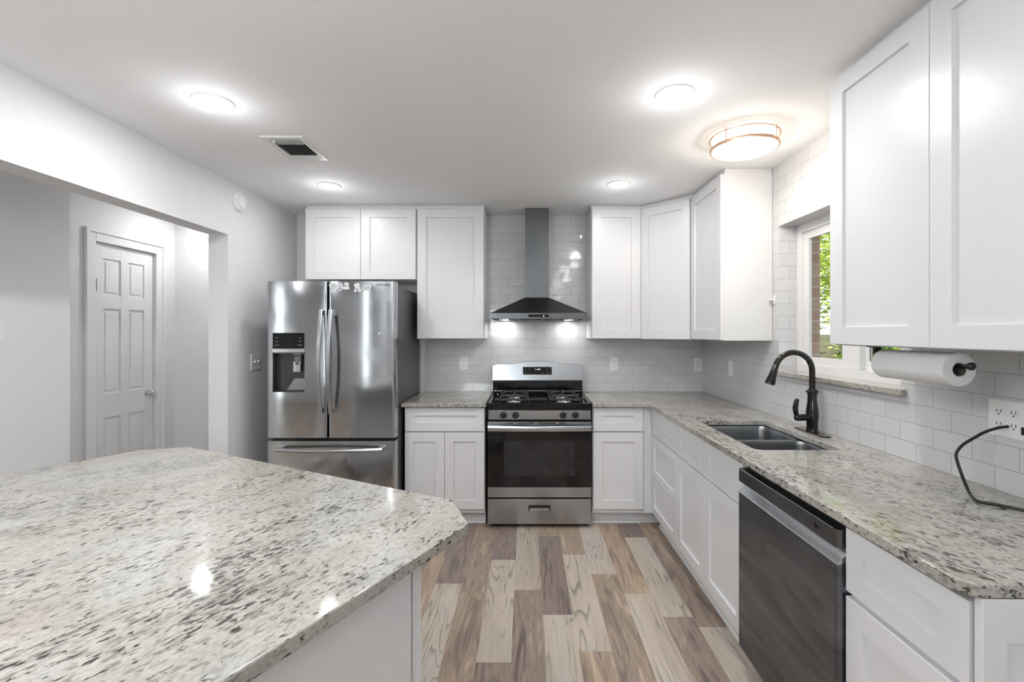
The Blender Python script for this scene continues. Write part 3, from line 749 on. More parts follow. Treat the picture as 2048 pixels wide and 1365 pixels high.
tube(b, [(fx-.072, fy, .985), (fx-.082, fy, 1.01), (fx-.086, fy, 1.04), (fx-.080, fy, 1.075), (fx-.074, fy, 1.085)], lambda s: .008+.004*math.sin(PI*min(1, s*1.05)), 12, 5, sx=1.3)
part('lever_handle', b, BRONZE, t)

# ------------------------------------------------------------------ dishwasher
t = thing('dishwasher', 'dark stainless dishwasher with pocket handle under the right counter', 'dishwasher', (1.2, 1.658, 0))
y0, y1 = 1.347, 1.970
b = NB(); box(b, .938, 1.5, y0+.004, y1-.004, .09, .872); part('tub', b, BLACK, t)
b = NB(); box(b, .985, 1.5, y0+.004, y1-.004, .0, .09); part('toe_kick', b, BLACK, t)
prof = [(.940, .853), (.906, .853), (.901, .849), (.901, .802), (.905, .798), (.94, .798)]
def yprism(bm, prof, ya, yb):
    return loops(bm, [[Vector((x, ya, z)) for x, z in prof], [Vector((x, yb, z)) for x, z in prof]])
b = NB()
pl = [(.940, y0), (.912, y0)]+[(.912-.012*math.sin(math.radians(a)), y0+.012-.012*math.cos(math.radians(a))) for a in range(15, 91, 15)]+[(.900, y1-.004), (.904, y1), (.940, y1)]
prism(b, pl, .800, .853)
cp = part('control_panel', b, STEELDW, t)
b = NB(); tube(b, [(.9008, y0+.015, .8525), (.9008, y1-.003, .8525)], .0012, 6, 1, False); part('top_trim', b, STEELLT, cp)
b = NB(); yprism(b, [(.902, .757), (.9, .752), (.925, .752), (.945, .80), (.936, .80), (.926, .776)], y0+.001, y1-.001); part('pocket_handle', b, STEELLT, t, 'bright scooped pocket handle')
b = NB()
prism(b, pl, .105, .752); part('door', b, STEELDARK, t)
# small printed marks and display on the control panel
MARK = sm('mark_grey', .03, .5)
for k in range(7):
    yy = 1.62-k*.022
    b = NB(); box(b, .8994, .9002, yy-.004, yy+.004, .826, .8275); part('printed_mark', b, MARK, cp)
    b = NB(); box(b, .8994, .9002, yy-.0015, yy+.0015, .819, .822); part('printed_mark', b, MARK, cp)
for k in range(4):
    b = NB(); box(b, .8994, .9002, 1.80-k*.02-.006, 1.80-k*.02+.002, .823, .8245); part('printed_mark', b, MARK, cp)
b = NB(); box(b, .8990, .9002, 1.432, 1.452, .818, .832); part('display', b, BLACKG, cp)
b = NB(); cyl(b, (.8985, 1.92, .826), (.9005, 1.92, .826), .004, 12); part('power_button', b, BLACK, cp)

# ------------------------------------------------------------------ refrigerator
t = thing('refrigerator', 'stainless french door refrigerator with bottom freezer and water dispenser', 'refrigerator', (-1.36, 3.6, 0))
fx0, fx1, fxm = -1.813, -.911, -1.379
b = NB(); box(b, fx0+.006, fx1-.004, 3.325, 3.995, .03, 1.757, .004); part('case', b, DGRAY, t, 'dark grey side and top')
b = NB(); box(b, fx0+.02, fx1-.02, 3.30, 3.33, .04, 1.75); part('door_gasket', b, BLACK, t)
for xx in (-1.75, -.97):
    b = NB(); box(b, xx-.035, xx+.035, 3.29, 3.40, 1.757, 1.782, .006); part('hinge_cover', b, DGRAY, t)
def fridge_panel(x0, x1, z0, z1, rl=.012, rr=.012, sag=.006, yf=3.23):
    pts = []; n = 24; th = .075
    for i in range(n+1):
        s_ = i/n; x = x0+(x1-x0)*s_
        q = abs(2*s_-1)
        y = yf+sag*q*q
        dl = x-x0; dr = x1-x
        if dl < rl: y += rl-math.sqrt(max(0, rl*rl-(rl-dl)**2))
        if dr < rr: y += rr-math.sqrt(max(0, rr*rr-(rr-dr)**2))
        pts.append((x, y))
    ex = []
    for k in range(1, 6):     # finer points in the rounded corners
        a = rl*k/6; ex.append((x0+a, yf+sag*(1-2*a/(x1-x0))**2+rl-math.sqrt(rl*rl-(rl-a)**2)))
        a = rr*k/6; ex.append((x1-a, yf+sag*(1-2*a/(x1-x0))**2+rr-math.sqrt(rr*rr-(rr-a)**2)))
    pts = sorted(set(pts+ex))
    poly = pts+[(x1, yf+th), (x0, yf+th)]
    bm = NB(); prism(bm, poly, z0, z1); return bm
ZD0, ZD1 = .694, 1.783
bm = fridge_panel(fx0, fxm-.005, ZD0, ZD1, rl=.03)
bmesh.ops.recalc_face_normals(bm, faces=bm.faces)
md = bpy.data.meshes.new('door'); bm.to_mesh(md); bm.free()
dl = bpy.data.objects.new('d', md); C.objects.link(dl)
dx0, dx1 = -1.762, -1.539
cb = NB(); box(cb, dx0, dx1, 3.15, 3.292, 1.012, 1.286); box(cb, dx0, dx1, 3.15, 3.238, 1.286, 1.424)
bmesh.ops.recalc_face_normals(cb, faces=cb.faces)
cb.free(); cb = NB(); prof = [(3.15, 1.012), (3.292, 1.012), (3.292, 1.284), (3.242, 1.284), (3.242, 1.424), (3.15, 1.424)]
loops(cb, [[Vector((dx0, y, z)) for y, z in prof], [Vector((dx1, y, z)) for y, z in prof]]); bmesh.ops.recalc_face_normals(cb, faces=cb.faces)
mc = bpy.data.meshes.new('cut'); cb.to_mesh(mc); cb.free(); oc = bpy.data.objects.new('c', mc); C.objects.link(oc)
md_ = dl.modifiers.new('b', 'BOOLEAN'); md_.object = oc; md_.operation = 'DIFFERENCE'; md_.solver = 'EXACT'
dg = bpy.context.evaluated_depsgraph_get(); dg.update()
nm = bpy.data.meshes.new_from_object(dl.evaluated_get(dg)); bpy.data.objects.remove(dl); bpy.data.objects.remove(oc)
bm = bmesh.new(); bm.from_mesh(nm)
doorL = part('door', bm, STEEL, t)
doorR = part('door', fridge_panel(fxm+.005, fx1, ZD0, ZD1, rr=.022), STEEL, t)
frz = part('freezer_drawer', fridge_panel(fx0, fx1, .06, .672, rl=.03, rr=.022, sag=.006), STEEL, t)
b = NB(); box(b, fx0+.03, fx1-.03, 3.30, 3.34, 0, .055); part('foot_grille', b, BLACK, t)
# dispenser
b = NB(); box(b, dx0+.001, dx1-.001, 3.232, 3.240, 1.315, 1.4235, .001); dp = part('dispenser_display', b, BLACKG, doorL, 'glossy black touch display')
SYMB = sm('symbol_grey', .22, .5)
for xx in (dx0+.03, dx1-.032):
    for k, (hw, zz) in enumerate(((.010, 1.388), (.012, 1.364), (.017, 1.337))):
        b = NB()
        for q in range(2): box(b, xx-hw*(1-.4*q*(k < 2)), xx+hw*(1-.4*q*(k < 2)), 3.2312, 3.2325, zz+q*.002, zz+q*.002+.0025)
        part('printed_symbol', b, SYMB, dp)
b = NB(); box(b, dx0+.001, dx1-.001, 3.228, 3.244, 1.287, 1.314, .003); part('dispenser_trim', b, STEELLT, doorL, 'bright steel strip')
b = NB()
box(b, dx0+.0005, dx0+.003, 3.24, 3.290, 1.013, 1.285); box(b, dx1-.003, dx1-.0005, 3.24, 3.290, 1.013, 1.285)
box(b, dx0, dx1, 3.286, 3.2905, 1.013, 1.285); box(b, dx0, dx1, 3.24, 3.29, 1.0125, 1.02); box(b, dx0, dx1, 3.245, 3.29, 1.278, 1.285)
part('dispenser_cavity', b, sm('cavity_dark', .035, .25), doorL, 'dark recess', smooth=False)
b = NB(); prism(b, [(0, 0), (.13, 0), (.13, .08), (.055, .08)], 0, .004, frame_M((dx0+.075, 3.283, 1.022), (1, 0, 0), (0, -1, 0)))
part('drip_panel', b, sm('drip_grey', .25, .3), doorL)
b = NB(); lathe(b, [(.030, 0), (.034, .004), (.034, .012), (.025, .016)], (0, 0, -1), (dx0+.165, 3.265, 1.282), 24)
lathe(b, [(.026, 0), (.025, .03), (.020, .06), (.019, .062)], (0.05, 0, -1), (dx0+.163, 3.262, 1.262), 20)
part('dispenser_spout', b, sm('spout_grey', .16, .3), doorL)
b = NB(); box(b, dx0+.137, dx0+.187, 3.246, 3.253, 1.150, 1.225, .003); part('dispenser_paddle', b, STEELLT, doorL)
# handles
def vhandle(x, parent):
    b = NB(); zt, zb = 1.583, .868; pts = []
    for i in range(13):
        s_ = i/12; pts.append((x, 3.192-.045*math.sin(PI*s_), zb+(zt-zb)*s_))
    P = [Vector(p) for p in pts]; rings = []
    for i, p in enumerate(P):
        d = (P[min(i+1, 12)]-P[max(i-1, 0)]).normalized(); u = Vector((1, 0, 0)); v = d.cross(u)
        rings.append([p+u*a*.0125+v*c*.008 for a, c in ((-1, -.6), (-.7, -1), (.7, -1), (1, -.6), (1, .6), (.7, 1), (-.7, 1), (-1, .6))])
    loops(b, rings)
    for zz in (zt-.02, zb+.02): box(b, x-.010, x+.010, 3.19, 3.236, zz-.018, zz+.018, .003)
    part('door_handle', b, STEELLT, parent)
vhandle(-1.408, doorL); vhandle(-1.342, doorR)
b = NB(); pts = [(-1.72+.735*i/12, 3.187-.035*math.sin(PI*i/12), .622) for i in range(13)]
tube(b, pts, .0135, 14, 2, up=(0, 0, 1))
for xx in (-1.70, -1.005): box(b, xx-.02, xx+.02, 3.19, 3.237, .61, .634, .004)
part('drawer_handle', b, STEELLT, frz)
text_mesh('printed_name', 'SAMSUNG', .022, BLACK, frame_M((-.994, 3.2316, 1.757), *FRONT), doorR, .0006, .098)
# stickers / magnets on the right door: small cut-out shapes with a white border
def px(x, y, D): return ((x-1052)*D/930, EYE-(y-666)*D/930)
def magnet(cx, cy, shape, col1, label, s=1.0):
    x, z = px(cx, cy, 3.2285)
    t2 = thing('fridge_magnet', label, 'magnet', (x, 3.2335, z), 0, 'magnets along the top of the fridge door')
    ys = 3.23+.006*abs(2*(x-fxm-.005)/(fx1-fxm-.005)-1)**2
    def flat(pts, yo, k, m, nm_):
        b = NB(); M = frame_M((x, ys-.0006-yo, z), *FRONT)
        prism(b, [(p[0]*k, p[1]*k) for p in pts], -.0004, .0004, M); part(nm_, b, m, t2, smooth=False)
    flat(shape, .0006, s, PLAST, 'backing')
    cx_ = sum(p[0] for p in shape)/len(shape); cy_ = sum(p[1] for p in shape)/len(shape)
    flat([((p[0]-cx_)*.72+cx_, (p[1]-cy_)*.72+cy_) for p in shape], .0015, s, col1[0], 'printed_shape')
    r = [(.006*math.cos(i*PI/5)+col1[2], .005*math.sin(i*PI/5)+col1[3]) for i in range(10)]
    flat(r, .0022, s, col1[1], 'printed_detail')
def blob(lobes, n=36):
    out = []
    for i in range(n):
        a = 2*PI*i/n; r = 0
        for (cx_, cy_, rr) in lobes:
            # ray / circle
            dx, dy = math.cos(a), math.sin(a); bq = dx*cx_+dy*cy_; cq = cx_*cx_+cy_*cy_-rr*rr; disc = bq*bq-cq
            if disc >= 0: r = max(r, bq+math.sqrt(disc))
        out.append((r*math.cos(a), r*math.sin(a)))
    return out
cg = simple('pale_green_print', (.55, .62, .58), .5); cl_ = simple('lilac_print', (.6, .58, .68), .5); ct = simple('teal_print', (.15, .38, .40), .5)
cn = simple('navy_print', (.06, .07, .16), .5); cw = simple('grey_print', (.5, .5, .5), .5); cpale = simple('pale_lilac_print', (.72, .70, .78), .5)
magnet(666, 574, blob([(0, .007, .020), (-.008, .010, .021), (.008, .010, .021), (0, -.02, .013), (.007, -.026, .010), (-.007, -.026, .010)]), (cg, cw, 0, .004), 'pale green mushroom-shaped magnet, leftmost on the fridge door')
magnet(680, 574, blob([(0, .006, .020), (0, -.010, .014), (0, -.018, .010)]), (cl_, cn, 0, -.012), 'small rounded lilac magnet with dark dot, second from the left')
magnet(692, 572, blob([(0, .012, .013), (.006, .008, .014), (-.012, -.015, .011), (.012, -.015, .011), (0, -.012, .014)]), (cpale, ct, 0, .002), 'bell-shaped magnet with a teal middle on the fridge door')
magnet(714.5, 575, blob([(-.012, .014, .012), (.004, .018, .012), (0, 0, .017), (-.012, -.022, .012), (.014, -.020, .013)]), (cpale, cn, -.003, -.016), 'two-pointed white magnet with a dark spot at its foot')
magnet(733.5, 576, blob([(-.014, -.008, .014), (0, 0, .018), (.014, .008, .016), (.010, -.012, .014)]), (cw, cg, .006, .006), 'oval grey and white magnet, rightmost of the row')
x, z = px(758.5, 667, 3.23); b = NB(); lathe(b, [(.006, 0), (.006, .002), (.003, .003)], (0, -1, 0), (x, 3.2315, z), 16)
tag(part('fridge_magnet', b, PLAST), 'tiny round white magnet dot lower on the right fridge door', 'magnet')

# ------------------------------------------------------------------ gas range
RX0, RX1 = -.280, .476; RXC = .098
t = thing('gas_range', 'freestanding stainless gas range with black cooktop and oven window', 'stove', (RXC, 3.7, 0))
b = NB(); box(b, RX0+.002, RX1-.002, 3.425, 4.015, .03, .895, .003); part('body', b, BLACK, t)
for xx in (RX0+.04, RX1-.04):
    for yy in (3.45, 3.97):
        b = NB(); cyl(b, (xx, yy, 0), (xx, yy, .032), .018, 12); part('foot', b, BLACK, t)
# cooktop: rim and sunken pan
b = NB()
rim = [rrect(RX0-.002, RX1+.002, 3.37, 3.93, .012, 3), rrect(RX0-.002, RX1+.002, 3.37, 3.93, .012, 3), rrect(RX0+.002, RX1-.002, 3.374, 3.926, .012, 3), rrect(RX0+.022, RX1-.022, 3.392, 3.90, .02, 3), rrect(RX0+.032, RX1-.032, 3.405, 3.89, .02, 3)]
zz = [.880, .908, .914, .914, .904]
loops(b, [[Vector((x, y, z)) for x, y in r] for r, z in zip(rim, zz)]); ck = part('cooktop', b, BLACKG, t, 'glossy black cooktop')
CX = [-.092, .288]; CY = [3.53, 3.77]
for cx in CX:
    for cy in CY:
        b = NB(); lathe(b, [(.055, 0), (.052, .004), (.035, .006), (.033, .013), (.02, .016), (.002, .017)], (0, 0, 1), (cx, cy, .904), 28); bo = part('burner', b, STEELLT, ck)
        b = NB(); lathe(b, [(.030, 0), (.031, .004), (.026, .007), (.002, .008)], (0, 0, 1), (cx, cy, .921), 28); part('burner_cap', b, BLACKM, bo)
for cx in CX:
    for cy in CY:
        b = NB(); h = .108; hy = .105; zt = .948; r_ = .0045
        fr = [(cx-h, cy-hy), (cx+h, cy-hy), (cx+h, cy+hy), (cx-h, cy+hy)]
        for i in range(4):
            a, c = fr[i], fr[(i+1) % 4]
            tube(b, [(a[0], a[1], .928), (c[0], c[1], .928)], r_, 8, 1, False)
            tube(b, [(a[0], a[1], .906), (a[0], a[1], .93)], r_, 8, 1, False)
        for dx, dy in ((1, 0), (-1, 0), (0, 1), (0, -1), (.75, .75), (-.75, .75), (.75, -.75), (-.75, -.75)):
            X, Y = cx+dx*h, cy+dy*hy
            if abs(dx) == .75: X, Y = cx+math.copysign(h, dx)*1.0, cy+math.copysign(hy, dy)*.98
            tube(b, [(X, Y, .928), (cx+(X-cx)*.85, cy+(Y-cy)*.85, zt), (cx+(X-cx)*.2, cy+(Y-cy)*.2, zt)], r_*.9, 8, 4)
        part('grate', b, BLACKM, ck, 'black iron burner grate')
# front control strip
b = NB(); box(b, RX0, RX1, 3.372, 3.43, .79, .885, .004); part('front_frame', b, BLACKG, t)
b = NB(); box(b, RX0+.008, RX1-.008, 3.364, 3.374, .797, .862, .002); cs = part('control_strip', b, STEELH, t, 'stainless strip with four knobs')
for xp in (1006.8, 1031, 1126, 1151):
    x = (xp-1052)*3.36/930
    b = NB(); lathe(b, [(.0255, 0), (.0255, .006), (.022, .010), (.021, .024), (.019, .027), (.001, .0275)], (0, -1, 0), (x, 3.3645, .829), 28)
    box(b, x-.004, x+.004, 3.331, 3.345, .811, .848, .002); kn = part('knob', b, BLACK, cs, 'black knob')
# oven door
b = NB(); box(b, RX0, RX1, 3.385, 3.425, .224, .779, .003); od = part('oven_door', b, BLACK, t)
b = NB(); box(b, RX0+.001, RX1-.001, 3.378, 3.386, .302, .706, .002); part('oven_window', b, BLACKG, od, 'black glass')
b = NB(); box(b, RX0+.12, RX1-.12, 3.3774, 3.3782, .385, .640); part('inner_window', b, simple('oven_glass_inner', (.022, .022, .023), .12, var=.3, scale=12), od)
b = NB(); box(b, RX0+.001, RX1-.001, 3.380, 3.390, .226, .300, .002); part('lower_panel', b, STEELH, od)
b = NB(); box(b, RX0+.001, RX1-.001, 3.381, 3.392, .707, .776, .002); hp = part('upper_panel', b, STEELH, od)
b = NB()
for a, c in ((-.142, -.095), (-.065, .055), (.085, .215), (.24, .29)): box(b, a, c, 3.3800, 3.3815, .765, .770)
part('vent_slots', b, DARKVOID, hp)
# bar handle: shallow bowed flat bar
b = NB(); rings = []
for i in range(17):
    s_ = i/16; x = RX0+.004+(RX1-RX0-.008)*s_; y = 3.352-.014*math.sin(PI*s_)
    rings.append([Vector((x, y+a, .735+c)) for a, c in ((.004, -.021), (-.004, -.019), (-.008, -.008), (-.008, .008), (-.004, .019), (.004, .021), (.008, .01), (.008, -.01))])
loops(b, rings)
for x in (RX0+.03, RX1-.03): box(b, x-.012, x+.012, 3.35, 3.384, .725, .747, .003)
part('oven_handle', b, STEELLT, od)
# storage drawer with scooped pull
b = NB(); box(b, RX0, RX1, 3.386, 3.425, .030, .214, .003); sd = part('storage_drawer', b, STEELH, t)
b = NB(); box(b, .018, .178, 3.3845, 3.3865, .126, .170, .001); part('pull_recess', b, BLACK, sd)
b = NB(); box(b, .026, .170, 3.379, 3.3866, .128, .148, .003); part('pull_lip', b, STEELLT, sd)
# backguard
b = NB()
pf = []
n = 20
for i in range(n+1):
    s_ = i/n; x = RX0+.0+(RX1-RX0)*s_; q = abs(2*s_-1)
    z = 1.158+.024*(1-min(1, (q/.55)**2)) if q < .55 else 1.158
    if q > .97: z -= .012*(q-.97)/.03
    pf.append((x, z))
poly = [(RX0, 1.026)]+pf+[(RX1, 1.026)]
loops(b, [[Vector((x, 3.918+(1.16-z)*-.12, z)) for x, z in poly], [Vector((x, 4.00, z)) for x, z in poly]])
bg = part('backguard', b, STEELH, t, 'stainless arched backguard')
b = NB(); loops(b, [[Vector((x, y, z)) for y, z in ((3.905, .912), (3.902, .955), (3.91, .965), (3.912, 1.028), (4.0, 1.028), (4.0, .912))] for x in (RX0+.002, RX1-.002)])
part('rear_riser', b, BLACKG, t)
b = NB(); box(b, RX0+.01, RX1-.01, 3.90, 3.905, .935, .939, .001); part('riser_trim', b, STEELLT, t)
xa, za = px(1046, 734.5, 3.90); xb, zb = px(1103.5, 749.5, 3.90)
b = NB(); loops(b, [[Vector((x, 3.905-(1.16-z)*.12+yo, z)) for x, z in ((xa, za), (xb, za), (xb, zb), (xa, zb))] for yo in (0, .012)])
dsp = part('display_panel', b, BLACKG, bg, 'black clock panel', smooth=False)
Mt = frame_M(((xa+xb)/2+.002, 3.9005, (za+zb)/2+.006), (1, 0, 0), (0, -1, -.12))
text_mesh('clock_digits', '1:07', .024, DIGIT, Mt, dsp, .0004, .040)
TMK = sm('mark_light', .3, .5)
for xx, zz in ((-.105, .010), (-.072, .010), (-.105, -.016), (-.072, -.016), (.085, .010), (.108, .010), (.085, -.016), (.108, -.016), (.048, -.018)):
    x = (xa+xb)/2+xx*.95; z = (za+zb)/2+zz; b = NB(); box(b, x-.004, x+.004, 3.9035-(1.16-z)*.12, 3.905-(1.16-z)*.12, z-.0015, z+.0015); part('touch_mark', b, TMK, dsp)

# ------------------------------------------------------------------ range hood
HX = .098
t = thing('range_hood', 'stainless steel pyramid chimney range hood above the range', 'range hood', (HX, 3.85, 1.53))
hx0, hx1, hy0 = HX-.376, HX+.376, 3.60
b = NB()
def rect(x0, x1, y0, y1, z): return [Vector((x0, y0, z)), Vector((x1, y0, z)), Vector((x1, y1, z)), Vector((x0, y1, z))]
loops(b, [rect(hx0+.012, hx1-.012, hy0+.012, YB-.003, 1.534), rect(hx0, hx1, hy0, YB-.003, 1.534), rect(hx0, hx1, hy0, YB-.003, 1.577), rect(hx0+.006, hx1-.006, hy0+.004, YB-.003, 1.581), rect(HX-.108, HX+.090, 3.80, YB-.003, 1.712)], cap0=False)
part('canopy', b, STEELHOOD, t, smooth=False)
b = NB(); box(b, HX-.108, HX+.090, 3.80, YB-.003, 1.712, 2.10, .001); box(b, HX-.106, HX+.088, 3.802, YB-.003, 2.10, CZ-.001, .001); part('chimney', b, STEELHOOD, t)
b = NB(); box(b, .018, .176, hy0-.002, hy0+.003, 1.545, 1.568, .001); cp = part('control_strip', b, BLACKG, t)
b = NB()
for k in range(3): cyl(b, (.05+k*.022, hy0-.0035, 1.556), (.05+k*.022, hy0-.001, 1.556), .0035, 12)
part('button', b, BLACK, cp)
b = NB(); cyl(b, (.136, hy0-.0035, 1.556), (.136, hy0-.001, 1.556), .004, 12); part('lit_button', b, glow('button_glow', (1, 1, 1), 2), cp)
for sx_ in (-1, 1):
    b = NB(); xa = HX+(.02 if sx_ > 0 else -.33); 
    box(b, xa, xa+.31, 3.64, 3.96, 1.540, 1.545)
    for k in range(12): box(b, xa+.012+k*.025, xa+.022+k*.025, 3.65, 3.95, 1.529, 1.541, .002)
    part('baffle_filter', b, STEELHOOD, t)
for lx_ in (-.173, .355):
    b = NB(); lathe(b, [(.03, 0), (.03, .006), (.022, .007)], (0, 0, -1), (lx_, 3.92, 1.536), 20); part('lamp', b, LEDW, t, 'glowing lamp')
    lamp('hood_lamp', 'AREA', (lx_, 3.93, 1.520), .5, size=.05)
b = NB(); box(b, hx0+.01, hx1-.01, 3.62, 3.64, 1.534, 1.548); box(b, hx0+.01, hx1-.01, 3.96, YB-.004, 1.534, 1.545); part('underside_frame', b, STEELHOOD, t)

# ------------------------------------------------------------------ ceiling fixtures
DL_LABEL = ['round recessed ceiling light nearest on the left, above the island', 'round recessed ceiling light in front of the refrigerator cabinets', 'round recessed ceiling light nearest on the right, beside the flush lamp', 'round recessed ceiling light in front of the right wall cabinets']
for i, (x, y) in enumerate(DOWN+DOWN_FILL):
    if i < 4: t = thing('recessed_light', DL_LABEL[i], 'ceiling light', (x, y, CZ), 0, 'recessed ceiling lights')
    else: t = thing('recessed_light', 'added recessed ceiling light behind the camera for fill', 'ceiling light', (x, y, CZ), 0, 'added fill lights behind the camera')  # these lamps are added only to fill the room with light
    b = NB(); lathe(b, [(.082, 0), (.080, .006), (.066, .009), (.062, .004)], (0, 0, -1), (x, y, CZ), 40); part('trim_ring', b, PLAST, t)
    b = NB(); lathe(b, [(.064, .002), (.064, .0095), (.05, .0105), (.001, .011)], (0, 0, -1), (x, y, CZ), 40); part('lens', b, LENS, t)
    lamp('recessed_lamp', 'AREA', (x, y, CZ-.016), LIGHT_E[i], (.98, .99, 1), size=.12)
    lamp('recessed_glow', 'POINT', (x, y, CZ-.14), [.9, .7, .9, .6, 3.4, 1.4, 2.5, 1, 2, 1, 3, 3][i], (.98, .99, 1), size=.05)
lx, ly = 1.128, 2.405
t = thing('flush_ceiling_light', 'warm glowing round flush ceiling lamp with two copper rings near the window', 'ceiling light', (lx, ly, CZ))
b = NB(); lathe(b, [(.150, 0), (.152, .06), (.140, .082), (.09, .098), (.001, .104)], (0, 0, -1), (lx, ly, CZ), 48); part('shade', b, OPAL, t, 'glowing opal glass shade')
RING = simple('copper_nickel_ring', (.62, .40, .28), .3, metal=.6, var=.05)
for r0, z0 in ((.166, .014), (.162, .066)):
    b = NB(); rings = []
    for i in range(64):
        a = 2*PI*i/64; c = Vector((math.cos(a), math.sin(a), 0)); o_ = Vector((lx, ly, CZ-z0))
        h_ = .004 if z0 < .03 else .008
        rings.append([o_+c*(r0+dx)+Vector((0, 0, dz)) for dx, dz in ((-.004, -h_), (.004, -h_*.7), (.005, 0), (.004, h_*.7), (-.004, h_))])
    rings.append(rings[0]); loops(b, rings, True, False, False); bmesh.ops.remove_doubles(b, verts=b.verts, dist=1e-5); part('ring', b, RING, t)
for k in range(4):
    a = math.radians(35+k*90); b = NB(); p = Vector((lx+.165*math.cos(a), ly+.165*math.sin(a), 0))
    cyl(b, (p.x, p.y, CZ), (p.x, p.y, CZ-.07), .003, 8); part('post', b, RING, t)
    b = NB(); lathe(b, [(.004, 0), (.006, .004), (.002, .01)], (0, 0, -1), (p.x, p.y, CZ-.07), 12); part('finial', b, RING, t)
lamp('flush_lamp', 'AREA', (lx, ly, CZ-.11), 2, (1, .9, .78), .26)
lamp('flush_glow', 'POINT', (lx, ly, CZ-.20), 3.2, (1, .93, .84), .05)
lamp('rear_fill_light', 'POINT', (-.9, .2, CZ-.40), 18, (.95, .98, 1), .12)  # added point light without a fixture, brightens the ceiling from behind the view

t = thing('recessed_light', 'round recessed ceiling light in the hall beyond the opening', 'ceiling light', (-2.63, 3.78, CZ))
b = NB(); lathe(b, [(.082, 0), (.080, .006), (.066, .009), (.062, .004)], (0, 0, -1), (-2.63, 3.78, CZ), 40); part('trim_ring', b, PLAST, t)
b = NB(); lathe(b, [(.064, .002), (.064, .0095), (.05, .0105), (.001, .011)], (0, 0, -1), (-2.63, 3.78, CZ), 40); part('lens', b, LENS, t)
lamp('recessed_lamp', 'AREA', (-2.63, 3.78, CZ-.016), 2.6, size=.12); lamp('recessed_glow', 'POINT', (-2.63, 3.78, CZ-.08), .5, size=.03)
# vent register
t = thing('ceiling_vent', 'white metal ceiling air register with dark louvers', 'vent', (-1.27, 2.57, CZ))
vx0, vx1, vy0, vy1 = -1.385, -1.158, 2.41, 2.745
b = NB(); 
def vr(i, z, j=0): return [Vector((vx0+i, vy0+i, z)), Vector((vx1-i, vy0+i, z)), Vector((vx1-i, vy1-i-j, z)), Vector((vx0+i, vy1-i-j, z))]
loops(b, [vr(0, CZ), vr(0, CZ-.002), vr(.006, CZ-.007), vr(.033, CZ-.006, .04), vr(.035, CZ-.001, .04)], True, False, False)
part('frame', b, PLAST, t)
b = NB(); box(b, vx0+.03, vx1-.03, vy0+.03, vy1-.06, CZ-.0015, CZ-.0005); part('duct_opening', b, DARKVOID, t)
VD = sm('vent_louver_grey', .35, .5)
for k in range(4):
    b = NB(); y = vy0+.042+k*.014; loops(b, [[Vector((x, y+a, CZ-.0015-c)) for a, c in ((0, 0), (.007, .008), (.0085, .0075), (.0015, -.0005))] for x in (vx0+.035, vx1-.035)]); part('louver', b, VD, t, smooth=False)
for k in range(7):
    b = NB(); x = vx0+.045+k*.021; loops(b, [[Vector((x+a, y, CZ-.0015-c)) for a, c in ((0, 0), (.008, .008), (.0095, .0075), (.0015, -.0005))] for y in (vy0+.105, vy1-.075)]); part('louver', b, VD, t, smooth=False)
b = NB(); box(b, vx0+.05, vx0+.058, vy0+.04, vy0+.055, CZ-.018, CZ-.006, .001); part('damper_lever', b, PLAST, t)

# round detector on the left wall
t = thing('smoke_detector', 'round white detector high on the left wall', 'detector', (XL, 3.213, 2.332))
b = NB(); lathe(b, [(.068, 0), (.068, .012), (.060, .024), (.052, .027)], (1, 0, 0), (XL, 3.213, 2.332), 40); part('base', b, PLAST, t)
b = NB(); lathe(b, [(.050, .024), (.048, .034), (.040, .038), (.001, .040)], (1, 0, 0), (XL, 3.213, 2.332), 40); part('cover', b, PLAST, t)

# ------------------------------------------------------------------ outlets, switches
def plate(O, u, n, w_, h, label, kind, gangs=1, name='wall_outlet', cat='outlet', m=None):
    O = Vector(O); u = Vector(u); n = Vector(n); z = Vector((0, 0, 1)); m = m or PLAST
    t = thing(name, label, cat, O)
    M = frame_M(O, u, n)
    b = NB(); pl = rrect(-w_/2, w_/2, -h/2, h/2, .004, 3); pl2 = [(x*.94, y*.96) for x, y in pl]
    loops(b, [[M @ Vector((x, y, 0)) for x, y in pl], [M @ Vector((x, y, .003)) for x, y in pl], [M @ Vector((x, y, .0055)) for x, y in pl2]])
    part('cover_plate', b, m, t)
    for g in range(gangs):
        cx = (g-(gangs-1)/2)*.046
        if kind == 'duplex':
            for s_ in (-1, 1):
                b = NB(); prism(b, [(cx+x, s_*.0205+y) for x, y in rrect(-.0165, .0165, -.014, .014, .010, 4)], .005, .0075, M); rc = part('receptacle', b, m, t)
                b = NB()
                for dx in (-.0065, .0065): prism(b, rrect(cx+dx-.0013, cx+dx+.0013, s_*.0205-.001, s_*.0205+.008, .0006, 2), .0073, .0079, M)
                prism(b, [(cx+.0028*math.cos(i*PI/5), s_*.0205-.0065+.0028*math.sin(i*PI/5)) for i in range(10)], .0073, .0079, M)
                part('slots', b, SLOT, rc, smooth=False)
        elif kind == 'rocker':
            b = NB(); prism(b, rrect(cx-.0165, cx+.0165, -.033, .033, .003, 2), .005, .0075, M); part('rocker', b, m, t)
        else:
            b = NB(); T = M @ Matrix.Translation((cx, 0, .005)) 
            loops(b, [[T @ Vector(p) for p in ((-.005, -.009, 0), (.005, -.009, 0), (.005, .009, 0), (-.005, .009, 0))], [T @ Vector(p) for p in ((-.004, .004, .014), (.004, .004, .014), (.004, .011, .012), (-.004, .011, .012))]])
            part('toggle', b, m, t)
    return t
U, NF = (1, 0, 0), (0, -1, 0)
x, z = px(927.5, 726.5, YB); plate((x, YB, z), U, NF, .072, .118, 'white wall outlet on the tiles between fridge and range', 'duplex')
